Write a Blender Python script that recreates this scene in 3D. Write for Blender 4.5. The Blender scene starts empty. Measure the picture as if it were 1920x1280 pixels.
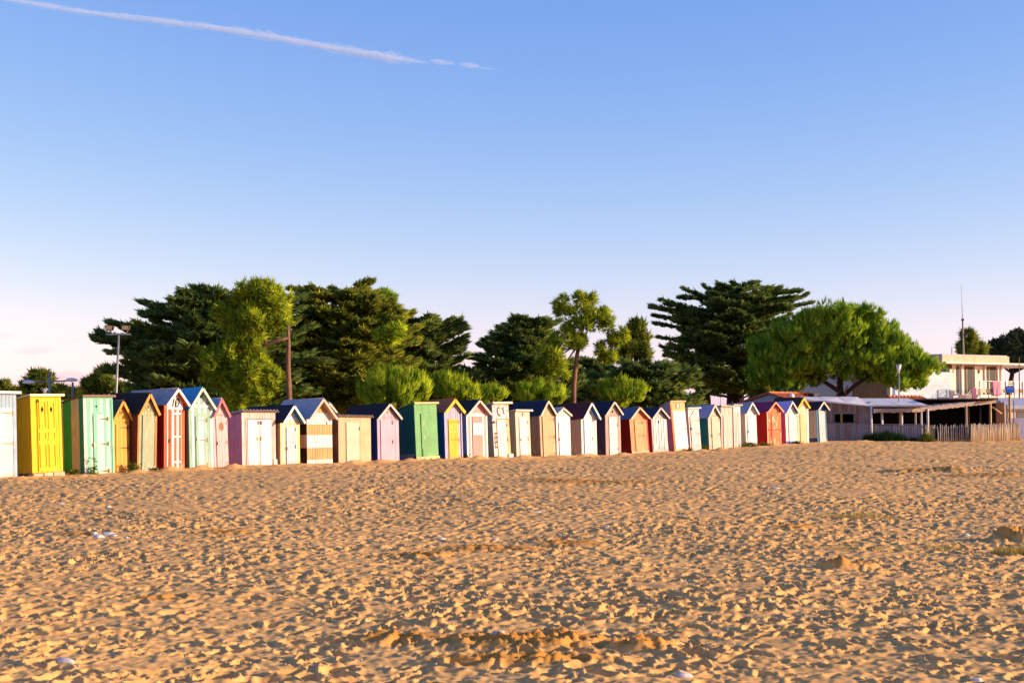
import bpy, bmesh, math, random
import numpy as np
from mathutils import Vector, Matrix

SC = bpy.context.scene
COL = SC.collection
R = math.radians
rng = np.random.default_rng(11)
random.seed(5)

# ------------------------------------------------------------------ camera
EYE = 1.75
PITCH = math.atan(127.0 / 2666.7)
cam_d = bpy.data.cameras.new('camera')
cam_d.lens = 50; cam_d.sensor_width = 36
cam_d.clip_start = 0.1; cam_d.clip_end = 30000
cam_d.dof.use_dof = True
cam_d.dof.focus_distance = 36.0
cam_d.dof.aperture_fstop = 7.0
cam = bpy.data.objects.new('camera', cam_d); COL.objects.link(cam)
cam.location = (0, 0, EYE)
cam.rotation_euler = (math.pi / 2 + PITCH, 0, 0)
SC.camera = cam

# ------------------------------------------------------------------ sky and sun
SUN_EL, SUN_AZ = 12.5, 97.0          # azimuth clockwise from +Y
W = bpy.data.worlds.new('World'); SC.world = W; W.use_nodes = True
wn = W.node_tree; wn.nodes.clear()
sky = wn.nodes.new('ShaderNodeTexSky'); sky.sky_type = 'NISHITA'; sky.sun_disc = False
sky.sun_elevation = R(SUN_EL); sky.sun_rotation = R(SUN_AZ)
sky.altitude = 0; sky.air_density = 0.8; sky.dust_density = 0.4; sky.ozone_density = 1.0
def mth(op, src, v):
    n = wn.nodes.new('ShaderNodeMath'); n.operation = op; wn.links.new(src, n.inputs[0]); n.inputs[1].default_value = v; return n.outputs[0]
# colour grade of the whole sky, channel by channel (the photograph's own toning): gain * (0.15 * sky) ** power
sp_ = wn.nodes.new('ShaderNodeSeparateColor'); cb_ = wn.nodes.new('ShaderNodeCombineColor'); wn.links.new(sky.outputs[0], sp_.inputs[0])
for ch_, (pw_, gn_) in enumerate(((1.36, .94), (.95, .575), (.33, .52))):
    wn.links.new(mth('MULTIPLY', mth('POWER', mth('MULTIPLY', sp_.outputs[ch_], .15), pw_), gn_ / .15), cb_.inputs[ch_])
bg = wn.nodes.new('ShaderNodeBackground'); bg.inputs['Strength'].default_value = 0.15
wo = wn.nodes.new('ShaderNodeOutputWorld')
wn.links.new(cb_.outputs[0], bg.inputs['Color'])
wn.links.new(bg.outputs[0], wo.inputs['Surface'])

sun_d = bpy.data.lights.new('sun', 'SUN'); sun_d.energy = 3.7; sun_d.angle = R(0.5)
sun_d.color = (1.0, 0.785, 0.55)
sun = bpy.data.objects.new('sun', sun_d); COL.objects.link(sun)
ts = Vector((math.sin(R(SUN_AZ)) * math.cos(R(SUN_EL)), math.cos(R(SUN_AZ)) * math.cos(R(SUN_EL)), math.sin(R(SUN_EL))))
sun.rotation_euler = ts.to_track_quat('Z', 'Y').to_euler()
sun.location = (60, 0, 40)

SC.view_settings.view_transform = 'Standard'; SC.view_settings.look = 'None'
SC.view_settings.gamma = 1.0; SC.view_settings.use_curve_mapping = False
SC.view_settings.exposure = 1.1
SC.render.engine = 'CYCLES'
SC.cycles.max_bounces = 6; SC.cycles.diffuse_bounces = 3; SC.cycles.transparent_max_bounces = 8
SC.cycles.volume_bounces = 1

# ------------------------------------------------------------------ helpers
FPX = 2666.7
def at(x, y, Y):
    """world point on the sight line of photo pixel (x, y) at depth Y"""
    u = (x - 960) / FPX; v = (640 - y) / FPX
    b = math.cos(PITCH) - v * math.sin(PITCH); c = math.sin(PITCH) + v * math.cos(PITCH)
    k = Y / b
    return Vector((u * k, Y, EYE + c * k))
def ground_at(x, y):
    u = (x - 960) / FPX; v = (640 - y) / FPX
    b = math.cos(PITCH) - v * math.sin(PITCH); c = math.sin(PITCH) + v * math.cos(PITCH)
    k = -EYE / c
    return u * k, b * k

def srgb(h):
    h = h.lstrip('#'); o = []
    for i in (0, 2, 4):
        c = int(h[i:i + 2], 16) / 255
        o.append(c / 12.92 if c <= 0.04045 else ((c + 0.055) / 1.055) ** 2.4)
    return (*o, 1.0)

MATS = {}
def newmat(name):
    m = bpy.data.materials.new(name); m.use_nodes = True
    nt = m.node_tree; nt.nodes.clear()
    out = nt.nodes.new('ShaderNodeOutputMaterial'); b = nt.nodes.new('ShaderNodeBsdfPrincipled')
    nt.links.new(b.outputs[0], out.inputs[0])
    return m, nt, b, out

def paint(col, peel=None, amount=0.0, rough=0.6, grain=0.22, scale=5.0, key=''):
    """painted board: streaky grain, tone per board, optional peeled paint patches"""
    k = ('paint', col, peel, amount, rough, grain, scale, key)
    if k in MATS: return MATS[k]
    m, nt, b, out = newmat('paint_' + col.strip('#'))
    N, L = nt.nodes, nt.links
    tc = N.new('ShaderNodeTexCoord')
    mp = N.new('ShaderNodeMapping'); mp.inputs['Scale'].default_value = (22, 22, 1.6); L.new(tc.outputs['Object'], mp.inputs[0])
    n1 = N.new('ShaderNodeTexNoise'); n1.inputs['Scale'].default_value = 1.5; n1.inputs['Detail'].default_value = 6; L.new(mp.outputs[0], n1.inputs['Vector'])
    n2 = N.new('ShaderNodeTexNoise'); n2.inputs['Scale'].default_value = 2.3; n2.inputs['Detail'].default_value = 5; L.new(tc.outputs['Object'], n2.inputs['Vector'])
    oi = N.new('ShaderNodeObjectInfo')
    mr = N.new('ShaderNodeMapRange'); mr.inputs[1].default_value = 0.3; mr.inputs[2].default_value = 0.7
    mr.inputs[3].default_value = 1 - grain; mr.inputs[4].default_value = 1 + grain * 0.5; L.new(n1.outputs[0], mr.inputs[0])
    mr2 = N.new('ShaderNodeMapRange'); mr2.inputs[1].default_value = 0.3; mr2.inputs[2].default_value = 0.7
    mr2.inputs[3].default_value = 0.86; mr2.inputs[4].default_value = 1.06; L.new(n2.outputs[0], mr2.inputs[0])
    mr3 = N.new('ShaderNodeMapRange'); mr3.inputs[3].default_value = 0.9; mr3.inputs[4].default_value = 1.04; L.new(oi.outputs['Random'], mr3.inputs[0])
    a = N.new('ShaderNodeMath'); a.operation = 'MULTIPLY'; L.new(mr.outputs[0], a.inputs[0]); L.new(mr2.outputs[0], a.inputs[1])
    a2 = N.new('ShaderNodeMath'); a2.operation = 'MULTIPLY'; L.new(a.outputs[0], a2.inputs[0]); L.new(mr3.outputs[0], a2.inputs[1])
    sc = N.new('ShaderNodeVectorMath'); sc.operation = 'SCALE'; sc.inputs[0].default_value = [c * .80 for c in srgb(col)[:3]]; L.new(a2.outputs[0], sc.inputs['Scale'])
    src = sc.outputs[0]
    # worn patches where the bare grey wood shows a little, and sand splashed on the foot of the boards
    nw = N.new('ShaderNodeTexNoise'); nw.inputs['Scale'].default_value = 1.0; nw.inputs['Detail'].default_value = 9; nw.inputs['Roughness'].default_value = .7
    mpw = N.new('ShaderNodeMapping'); mpw.inputs['Scale'].default_value = (11, 11, 3.2); mpw.inputs['Location'].default_value = (3.1, 1.7, .4); L.new(tc.outputs['Object'], mpw.inputs[0]); L.new(mpw.outputs[0], nw.inputs['Vector'])
    rw = N.new('ShaderNodeMapRange'); rw.inputs[1].default_value = .62; rw.inputs[2].default_value = .70; rw.inputs[4].default_value = .38; L.new(nw.outputs[0], rw.inputs[0])
    mw = N.new('ShaderNodeMix'); mw.data_type = 'RGBA'; L.new(rw.outputs[0], mw.inputs[0]); L.new(src, mw.inputs[6]); mw.inputs[7].default_value = (.30, .24, .18, 1)
    sz = N.new('ShaderNodeSeparateXYZ'); L.new(tc.outputs['Object'], sz.inputs[0])
    az_ = N.new('ShaderNodeMath'); az_.operation = 'MULTIPLY_ADD'; L.new(sz.outputs['Z'], az_.inputs[0]); az_.inputs[1].default_value = -1.3; L.new(n2.outputs[0], az_.inputs[2])
    rz = N.new('ShaderNodeMapRange'); rz.inputs[1].default_value = .36; rz.inputs[2].default_value = .6; rz.inputs[4].default_value = .45; L.new(az_.outputs[0], rz.inputs[0])
    mz = N.new('ShaderNodeMix'); mz.data_type = 'RGBA'; L.new(rz.outputs[0], mz.inputs[0]); L.new(mw.outputs[2], mz.inputs[6]); mz.inputs[7].default_value = (.46, .31, .17, 1)
    src = mz.outputs[2]
    if peel:
        mp2 = N.new('ShaderNodeMapping'); mp2.inputs['Scale'].default_value = (scale * 1.7, scale * 1.7, scale * 0.55); L.new(tc.outputs['Object'], mp2.inputs[0])
        n3 = N.new('ShaderNodeTexNoise'); n3.inputs['Scale'].default_value = 1.0; n3.inputs['Detail'].default_value = 9; n3.inputs['Roughness'].default_value = 0.68; L.new(mp2.outputs[0], n3.inputs['Vector'])
        r3 = N.new('ShaderNodeMapRange'); th = 0.72 - 0.34 * amount
        r3.inputs[1].default_value = th; r3.inputs[2].default_value = th + 0.05; L.new(n3.outputs[0], r3.inputs[0])
        mx = N.new('ShaderNodeMix'); mx.data_type = 'RGBA'; L.new(r3.outputs[0], mx.inputs[0]); L.new(src, mx.inputs[6]); mx.inputs[7].default_value = [c * .80 for c in srgb(peel)[:3]] + [1]
        src = mx.outputs[2]
    L.new(src, b.inputs['Base Color'])
    b.inputs['Roughness'].default_value = rough; b.inputs['Specular IOR Level'].default_value = 0.25
    bp = N.new('ShaderNodeBump'); bp.inputs['Strength'].default_value = 0.25; bp.inputs['Distance'].default_value = 0.01
    L.new(n1.outputs[0], bp.inputs['Height']); L.new(bp.outputs[0], b.inputs['Normal'])
    MATS[k] = m
    return m

def banded(c1, c2, edges, key):
    """boards painted in horizontal bands: c2 between the given heights"""
    k = ('band', key)
    if k in MATS: return MATS[k]
    m = paint(c1, key='band' + key).copy(); m.name = 'banded_paint'
    nt = m.node_tree; N, L = nt.nodes, nt.links
    b = [n for n in N if n.type == 'BSDF_PRINCIPLED'][0]
    sc = [n for n in N if n.type == 'VECT_MATH'][0]
    tc = [n for n in N if n.type == 'TEX_COORD'][0]
    sp = N.new('ShaderNodeSeparateXYZ'); L.new(tc.outputs['Object'], sp.inputs[0])
    tot = None
    for lo, hi in edges:
        g = N.new('ShaderNodeMath'); g.operation = 'GREATER_THAN'; L.new(sp.outputs['Z'], g.inputs[0]); g.inputs[1].default_value = lo
        l = N.new('ShaderNodeMath'); l.operation = 'LESS_THAN'; L.new(sp.outputs['Z'], l.inputs[0]); l.inputs[1].default_value = hi
        mu = N.new('ShaderNodeMath'); mu.operation = 'MULTIPLY'; L.new(g.outputs[0], mu.inputs[0]); L.new(l.outputs[0], mu.inputs[1])
        if tot is None: tot = mu.outputs[0]
        else:
            ad = N.new('ShaderNodeMath'); ad.operation = 'ADD'; L.new(tot, ad.inputs[0]); L.new(mu.outputs[0], ad.inputs[1]); tot = ad.outputs[0]
    mx = N.new('ShaderNodeMix'); mx.data_type = 'RGBA'; L.new(tot, mx.inputs[0])
    mx.inputs[6].default_value = [c * .80 for c in srgb(c1)[:3]] + [1]; mx.inputs[7].default_value = [c * .80 for c in srgb(c2)[:3]] + [1]
    L.new(mx.outputs[2], sc.inputs[0])
    MATS[k] = m
    return m

def flat(col, rough=0.6, metal=0.0, spec=0.3, var=0.12, nscale=3.0, bump=0.0):
    k = ('flat', col, rough, metal, spec, var, nscale, bump)
    if k in MATS: return MATS[k]
    m, nt, b, out = newmat('surface_' + col.strip('#'))
    N, L = nt.nodes, nt.links
    tc = N.new('ShaderNodeTexCoord'); n = N.new('ShaderNodeTexNoise'); n.inputs['Scale'].default_value = nscale; n.inputs['Detail'].default_value = 8
    n.inputs['Roughness'].default_value = 0.65
    L.new(tc.outputs['Object'], n.inputs['Vector'])
    mr = N.new('ShaderNodeMapRange'); mr.inputs[1].default_value = 0.3; mr.inputs[2].default_value = 0.7
    mr.inputs[3].default_value = 1 - var; mr.inputs[4].default_value = 1 + var * 0.6; L.new(n.outputs[0], mr.inputs[0])
    sc = N.new('ShaderNodeVectorMath'); sc.operation = 'SCALE'; sc.inputs[0].default_value = srgb(col)[:3]; L.new(mr.outputs[0], sc.inputs['Scale'])
    L.new(sc.outputs[0], b.inputs['Base Color'])
    b.inputs['Roughness'].default_value = rough; b.inputs['Metallic'].default_value = metal; b.inputs['Specular IOR Level'].default_value = spec
    if bump:
        bp = N.new('ShaderNodeBump'); bp.inputs['Strength'].default_value = bump; bp.inputs['Distance'].default_value = 0.03
        L.new(n.outputs[0], bp.inputs['Height']); L.new(bp.outputs[0], b.inputs['Normal'])
    MATS[k] = m
    return m

def tag(o, label, cat, group=None):
    o['label'] = label; o['category'] = cat
    if group: o['group'] = group
    return o
def thing(name, label, cat, loc, rot=(0, 0, 0), group=None):
    o = bpy.data.objects.new(name, None); COL.objects.link(o)
    o.empty_display_size = 0.2; o.location = loc; o.rotation_euler = rot
    return tag(o, label, cat, group)
def link(name, me, mat=None, parent=None, smooth=False):
    o = bpy.data.objects.new(name, me); COL.objects.link(o)
    if mat is not None and not me.materials: me.materials.append(mat)
    if parent is not None: o.parent = parent
    if smooth: me.polygons.foreach_set('use_smooth', np.ones(len(me.polygons), bool))
    return o
def mesh(name, V, F):
    me = bpy.data.meshes.new(name); me.from_pydata([tuple(v) for v in V], [], F); me.update(); return me
BOXF = [(0, 3, 2, 1), (4, 5, 6, 7), (0, 1, 5, 4), (1, 2, 6, 5), (2, 3, 7, 6), (3, 0, 4, 7)]
def boxv(x0, x1, y0, y1, z0, z1):
    return [(x0, y0, z0), (x1, y0, z0), (x1, y1, z0), (x0, y1, z0), (x0, y0, z1), (x1, y0, z1), (x1, y1, z1), (x0, y1, z1)]
def box(name, x0, x1, y0, y1, z0, z1, mat, parent=None):
    return link(name, mesh(name, boxv(x0, x1, y0, y1, z0, z1), BOXF), mat, parent)
def boxes(name, L, mat, parent=None):
    V, F = [], []
    for b in L:
        o = len(V); V += boxv(*b); F += [tuple(i + o for i in f) for f in BOXF]
    return link(name, mesh(name, V, F), mat, parent)
def prism_xz(name, poly, y0, y1, mat, parent=None):
    """polygon in the x-z plane (counter-clockwise seen from -y) extruded from y0 to y1"""
    n = len(poly)
    V = [(x, y0, z) for x, z in poly] + [(x, y1, z) for x, z in poly]
    F = [tuple(range(n)), tuple(range(2 * n - 1, n - 1, -1))] + [(i, i + n, (i + 1) % n + n, (i + 1) % n) for i in range(n)]
    return link(name, mesh(name, V, F), mat, parent)
def prism_yz(name, poly, x0, x1, mat, parent=None):
    n = len(poly)
    V = [(x0, y, z) for y, z in poly] + [(x1, y, z) for y, z in poly]
    F = [tuple(range(n)), tuple(range(2 * n - 1, n - 1, -1))] + [(i, i + n, (i + 1) % n + n, (i + 1) % n) for i in range(n)]
    return link(name, mesh(name, V, F), mat, parent)
def tube_data(pts, radii, seg=8):
    pts = [Vector(p) for p in pts]; V, F = [], []
    for i, p in enumerate(pts):
        d = (pts[min(i + 1, len(pts) - 1)] - pts[max(i - 1, 0)]).normalized()
        a = d.cross(Vector((0.13, 0.97, 0.21))); a = a.normalized() if a.length > 1e-4 else Vector((1, 0, 0))
        b = d.cross(a)
        for k in range(seg):
            t = 2 * math.pi * k / seg
            V.append(p + (a * math.cos(t) + b * math.sin(t)) * radii[i])
    for i in range(len(pts) - 1):
        for k in range(seg):
            k2 = (k + 1) % seg
            F.append((i * seg + k, i * seg + k2, (i + 1) * seg + k2, (i + 1) * seg + k))
    F.append(tuple(range(seg - 1, -1, -1))); F.append(tuple(range((len(pts) - 1) * seg, len(pts) * seg)))
    return V, F
def tube(name, pts, radii, mat, parent=None, seg=8):
    if isinstance(radii, (int, float)): radii = [radii] * len(pts)
    V, F = tube_data(pts, radii, seg)
    return link(name, mesh(name, V, F), mat, parent, True)
def tubes(name, L, mat, parent=None, seg=6):
    V, F = [], []
    for pts, rad in L:
        if isinstance(rad, (int, float)): rad = [rad] * len(pts)
        v, f = tube_data(pts, rad, seg); o = len(V); V += v; F += [tuple(i + o for i in q) for q in f]
    return link(name, mesh(name, V, F), mat, parent, True)

# ------------------------------------------------------------------ numpy noise
def vnoise(x, y, seed=0):
    """smooth 2-D gradient noise, about -1..1"""
    xi = np.floor(x).astype(np.int64); yi = np.floor(y).astype(np.int64)
    xf = x - xi; yf = y - yi
    def g(ix, iy):
        h = (ix * 374761393 + iy * 668265263 + seed * 982451653) & 0x7fffffff
        h = ((h ^ (h >> 13)) * 1274126177) & 0x7fffffff
        a = ((h ^ (h >> 16)) & 0xffff) / 65535.0 * 2 * np.pi
        return np.cos(a), np.sin(a)
    u = xf * xf * xf * (xf * (xf * 6 - 15) + 10); v = yf * yf * yf * (yf * (yf * 6 - 15) + 10)
    def dt(ix, iy, dx, dy):
        gx, gy = g(ix, iy); return gx * dx + gy * dy
    a = dt(xi, yi, xf, yf); b = dt(xi + 1, yi, xf - 1, yf); c = dt(xi, yi + 1, xf, yf - 1); d = dt(xi + 1, yi + 1, xf - 1, yf - 1)
    return 1.5 * ((a * (1 - u) + b * u) * (1 - v) + (c * (1 - u) + d * u) * v)

# ------------------------------------------------------------------ the huts' places (metres), needed by the sand too
# id: x, y, ground z, yaw, width, eave height, apex height, depth, backward tilt
HUT = {
1:(-13.59,36.74,-0.03,56.0,1.02,2.22,2.23,1.50,3.4),
2:(-12.70,37.79,-0.06,56.0,0.98,2.18,2.18,1.50,3.0),
3:(-11.67,38.99,-0.03,54.0,0.98,2.14,2.14,1.60,3.0),
4:(-11.16,39.90,0.00,56.0,0.60,1.51,1.98,1.30,2.8),
5:(-10.58,40.27,0.01,56.0,0.68,1.64,2.18,1.50,0.3),
6:(-9.99,40.96,0.01,55.9,0.79,1.90,2.33,1.79,2.3),
7:(-9.41,41.65,0.02,48.2,0.86,1.77,2.35,1.50,2.7),
8:(-8.83,42.33,0.04,54.5,0.58,1.53,2.01,1.10,2.5),
9:(-8.15,43.13,0.04,53.7,1.41,1.61,1.61,1.50,2.4),
10:(-7.18,44.27,0.03,52.6,0.84,1.34,1.83,1.81,2.2),
11:(-6.47,45.10,0.03,51.9,1.12,1.45,2.04,1.59,2.0),
12:(-6.55,47.85,0.03,50.0,1.05,1.42,1.92,1.30,1.0),
13:(-5.60,46.12,0.04,51.0,1.49,1.45,1.45,1.45,2.4),
14:(-4.46,47.45,0.04,49.9,1.02,1.44,1.89,1.73,2.9),
15:(-3.27,48.85,-0.02,48.8,1.10,1.98,1.98,1.50,3.3),
16:(-2.33,49.95,0.03,48.0,0.90,1.66,2.07,1.40,2.9),
17:(-1.59,50.83,0.00,47.4,1.09,1.61,2.07,1.40,3.0),
18:(-0.63,51.95,-0.02,46.6,0.88,1.98,1.98,1.50,4.0),
19:(0.18,52.90,-0.03,46.0,0.78,1.74,1.74,1.50,3.6),
20:(1.10,53.98,-0.01,45.3,0.82,1.56,2.07,1.72,2.7),
21:(1.73,54.72,-0.05,44.8,0.80,1.59,1.84,1.10,2.4),
22:(2.73,55.89,-0.05,44.1,0.91,1.46,2.05,1.88,2.8),
23:(3.77,57.11,-0.06,43.4,0.90,1.64,2.11,1.35,2.1),
24:(4.92,58.46,-0.07,42.5,1.06,1.45,1.88,1.25,4.4),
25:(5.90,59.60,-0.08,41.8,0.96,1.48,1.89,1.25,4.1),
26:(6.93,60.81,-0.02,41.1,0.91,2.11,2.11,1.70,6.0),
27:(7.75,61.78,-0.05,40.5,0.69,1.84,1.84,1.30,3.9),
28:(8.71,62.90,-0.06,39.9,0.77,1.48,1.99,1.57,2.9),
29:(9.36,63.66,-0.02,39.5,0.74,1.92,1.92,1.50,1.8),
30:(10.06,64.48,-0.01,39.1,0.46,1.95,1.95,1.50,1.8),
31:(10.73,65.27,0.07,38.7,0.76,1.51,1.98,1.35,3.1),
32:(11.97,66.72,0.05,38.0,0.98,1.62,2.03,1.44,2.0),
33:(13.10,68.05,0.10,37.3,0.81,1.50,2.00,1.20,2.2),
34:(13.82,68.90,0.10,37.0,0.79,1.75,2.19,1.71,0.6),
35:(15.10,70.40,0.12,36.3,0.72,1.63,1.99,1.20,2.9)}

# ------------------------------------------------------------------ sand
def sand_tile(S=1440, cell=0.0125):
    """18 m of trodden sand: thousands of overlapping footprints stamped over one another"""
    g = np.random.default_rng(3)
    yy, xx = np.mgrid[0:S, 0:S] * cell
    h = np.zeros((S, S), np.float32)
    n = int((S * cell) ** 2 * 36)
    half = 18
    ly, lx = np.mgrid[-half:half + 1, -half:half + 1] * cell
    for i in range(n):
        cx, cy = g.integers(0, S, 2)
        a = g.uniform(0, math.pi); ra = g.choice((g.uniform(.04, .07), g.uniform(.06, .105), g.uniform(.085, .145))); rb = ra * g.uniform(0.45, 0.85)
        u = (lx * math.cos(a) + ly * math.sin(a)) / ra; v = (-lx * math.sin(a) + ly * math.cos(a)) / rb
        r = np.sqrt(u * u + v * v) + 0.12 * np.sin(3 * np.arctan2(v, u) + g.uniform(0, 6))
        dep = ra * g.uniform(0.40, 0.84)
        prof = np.where(r < 1, -dep * (1 - r ** 2) ** 0.8, 0) + dep * 0.62 * np.exp(-((r - 1.12) / 0.2) ** 2)
        w = np.clip((1.45 - r) / 0.45, 0, 1); w = w * w * (3 - 2 * w)
        iy = (np.arange(-half, half + 1) + cy) % S; ix = (np.arange(-half, half + 1) + cx) % S
        ii = np.ix_(iy, ix)
        old = h[ii]
        h[ii] = old * (1 - w * 0.82) + (prof + 0.35 * float(old[half, half])) * w * 0.82 + old * 0
    return h
TILE = sand_tile()
def tile_h(x, y):
    S = TILE.shape[0]
    fx = (x / 0.0125) % S; fy = (y / 0.0125) % S
    x0 = np.floor(fx).astype(int) % S; y0 = np.floor(fy).astype(int) % S
    x1 = (x0 + 1) % S; y1 = (y0 + 1) % S; a = fx - np.floor(fx); b = fy - np.floor(fy)
    return (TILE[y0, x0] * (1 - a) + TILE[y0, x1] * a) * (1 - b) + (TILE[y1, x0] * (1 - a) + TILE[y1, x1] * a) * b
_hx = np.array([v[0] for k, v in HUT.items() if k not in (4, 12)]); _hz = np.array([v[2] for k, v in HUT.items() if k not in (4, 12)])
def row_z(x, y):
    """the ground rises and falls a little along the row of huts"""
    xr = np.clip(x, -14, 17)
    z = np.interp(xr, _hx, np.convolve(np.pad(_hz, 2, mode='edge'), np.ones(5) / 5, 'valid'))
    d = y - (51.6 + 1.17 * x)
    return z * np.exp(-(np.clip(-d, 0, None) / 9.0) ** 2)
# churned, damp sand: photo place, half sizes in metres, height
CHURN = [(755, 1196, .55, .28, .07), (960, 1205, .75, .42, .085), (1075, 1200, .35, .30, .05), (1180, 1212, .36, .22, .08), (1000, 1240, .9, .22, .06),
         (780, 1046, .45, .30, .07), (920, 1030, .9, .5, .05), (1060, 1018, .5, .35, .05),
         (1090, 903, 1.6, 1.0, .07), (1720, 883, .9, .5, .10), (1775, 883, .8, .5, .16), (1860, 892, 1.6, .5, .08),
         (1575, 1066, .34, .2, .14), (1915, 1010, .5, .35, .17), (420, 1000, .4, .3, .05), (150, 1003, .4, .3, .04), (1490, 990, .4, .3, .05), (300, 1120, .3, .2, .04)]
CHURN = [(*ground_at(a, b), c, d, e) for a, b, c, d, e in CHURN]
def churn_mask(x, y):
    m = np.zeros_like(x); up = np.zeros_like(x)
    for cx, cy, rx, ry, hh in CHURN:
        wx = 0.5 * vnoise(x * 2.3 / max(rx, .3) * .5, y * 2.3 / max(rx, .3) * .5, 5)
        r = np.sqrt(((x - cx) / rx) ** 2 + ((y - cy) / ry) ** 2) + wx
        k = np.clip(1.25 - r, 0, 1); k = k * k * (3 - 2 * k)
        m = np.maximum(m, k); up = np.maximum(up, k * hh)
    return m, up
def sand_z(x, y, fine=True):
    big = 0.04 * vnoise(x / 4.2, y / 4.2, 1) + 0.018 * vnoise(x / 1.3, y / 1.3, 2)
    amp = 0.9 + 0.45 * vnoise(x / 5.0, y / 5.0, 8) + .25 * vnoise(x / 1.7, y / 1.7, 9); amp = amp - .55 * np.clip(vnoise(x / 2.6 + .35 * y, y / 3.4, 61) - .12, 0, 1); amp = np.clip(amp, .22, 1.5)
    wx = x + 0.05 * vnoise(x * 3, y * 3, 21); wy = y + 0.05 * vnoise(x * 3, y * 3, 22)
    z = big + amp * tile_h(wx, wy) + 0.012 * vnoise(x * 7, y * 7, 3) + 0.008 * vnoise(x * 17, y * 17, 4)
    m, up = churn_mask(x, y)
    cl = np.abs(vnoise(x * 5.5, y * 5.5, 31)) + 0.6 * np.abs(vnoise(x * 12, y * 12, 32)) + 0.35 * np.abs(vnoise(x * 25, y * 25, 33))
    z = z * (1 - 0.5 * m) + up * (1.25 - 1.0 * cl)
    d = y - (51.6 + 1.17 * x)
    near = np.exp(-(np.clip(np.abs(d + 0.3) - 0.6, 0, None) / 0.8) ** 2)     # smoother at the huts' feet
    z = z * (1 - 0.55 * near)
    z = z + .15 * np.clip(vnoise(x * 1.3, y * 1.3, 51) + .15, 0, 1) * np.exp(-((d + .25) / .45) ** 2)      # sand drifted against the huts
    return z + row_z(x, y), m

def build_sand():
    NC = 650
    tcol = np.linspace(-0.50, 0.50, NC)
    rows = [7.4]
    while rows[-1] < 80: rows.append(rows[-1] + 0.0172 * (rows[-1] / 9) ** 1.32)
    Y = np.array(rows); NR = len(Y)
    yy, tt = np.meshgrid(Y, tcol, indexing='ij'); xx = yy * tt
    z, m = sand_z(xx, yy)
    co = np.stack([xx, yy, z], -1).reshape(-1, 3).astype(np.float32)
    me = bpy.data.meshes.new('sand'); nv = NR * NC; nf = (NR - 1) * (NC - 1)
    me.vertices.add(nv); me.vertices.foreach_set('co', co.ravel())
    i = np.arange(NR - 1)[:, None] * NC + np.arange(NC - 1)[None, :]
    q = np.stack([i, i + 1, i + NC + 1, i + NC], -1).reshape(-1, 4).astype(np.int32)
    me.loops.add(nf * 4); me.loops.foreach_set('vertex_index', q.ravel())
    me.polygons.add(nf); me.polygons.foreach_set('loop_start', np.arange(0, nf * 4, 4, dtype=np.int32)); me.polygons.foreach_set('loop_total', np.full(nf, 4, np.int32))
    me.polygons.foreach_set('use_smooth', np.ones(nf, bool))
    me.update(calc_edges=True); me.validate()
    at_ = me.attributes.new('damp', 'FLOAT', 'POINT'); at_.data.foreach_set('value', m.reshape(-1).astype(np.float32))
    return me

def sand_mat():
    m, nt, b, out = newmat('sand'); N, L = nt.nodes, nt.links
    tc = N.new('ShaderNodeTexCoord')
    a = N.new('ShaderNodeAttribute'); a.attribute_name = 'damp'
    n1 = N.new('ShaderNodeTexNoise'); n1.inputs['Scale'].default_value = 0.35; n1.inputs['Detail'].default_value = 5; L.new(tc.outputs['Object'], n1.inputs['Vector'])
    n2 = N.new('ShaderNodeTexNoise'); n2.inputs['Scale'].default_value = 9; n2.inputs['Detail'].default_value = 8; L.new(tc.outputs['Object'], n2.inputs['Vector'])
    n3 = N.new('ShaderNodeTexNoise'); n3.inputs['Scale'].default_value = 160; n3.inputs['Detail'].default_value = 3; L.new(tc.outputs['Object'], n3.inputs['Vector'])
    dry = N.new('ShaderNodeMix'); dry.data_type = 'RGBA'; dry.inputs[6].default_value = (0.66, 0.355, 0.108, 1); dry.inputs[7].default_value = (0.76, 0.435, 0.15, 1)
    L.new(n1.outputs[0], dry.inputs[0])
    mr = N.new('ShaderNodeMapRange'); mr.inputs[1].default_value = .3; mr.inputs[2].default_value = .7; mr.inputs[3].default_value = .86; mr.inputs[4].default_value = 1.1; L.new(n2.outputs[0], mr.inputs[0])
    mr2 = N.new('ShaderNodeMapRange'); mr2.inputs[1].default_value = .3; mr2.inputs[2].default_value = .7; mr2.inputs[3].default_value = .85; mr2.inputs[4].default_value = 1.12; L.new(n3.outputs[0], mr2.inputs[0])
    mm = N.new('ShaderNodeMath'); mm.operation = 'MULTIPLY'; L.new(mr.outputs[0], mm.inputs[0]); L.new(mr2.outputs[0], mm.inputs[1])
    wet = N.new('ShaderNodeMix'); wet.data_type = 'RGBA'; L.new(dry.outputs[2], wet.inputs[6]); wet.inputs[7].default_value = (0.50, 0.215, 0.035, 1)
    dm = N.new('ShaderNodeMath'); dm.operation = 'MULTIPLY'; L.new(a.outputs['Fac'], dm.inputs[0]); dm.inputs[1].default_value = 0.9
    L.new(dm.outputs[0], wet.inputs[0])
    sc = N.new('ShaderNodeVectorMath'); sc.operation = 'SCALE'; L.new(wet.outputs[2], sc.inputs[0]); L.new(mm.outputs[0], sc.inputs['Scale'])
    L.new(sc.outputs[0], b.inputs['Base Color']); b.inputs['Roughness'].default_value = 0.95; b.inputs['Specular IOR Level'].default_value = 0.1
    bp = N.new('ShaderNodeBump'); bp.inputs['Strength'].default_value = 0.5; bp.inputs['Distance'].default_value = 0.012
    L.new(n2.outputs[0], bp.inputs['Height']); L.new(bp.outputs[0], b.inputs['Normal'])
    return m
SAND = sand_mat()
sand_o = link('sand', build_sand(), SAND); sand_o['kind'] = 'structure'
V = []; F = []
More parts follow.
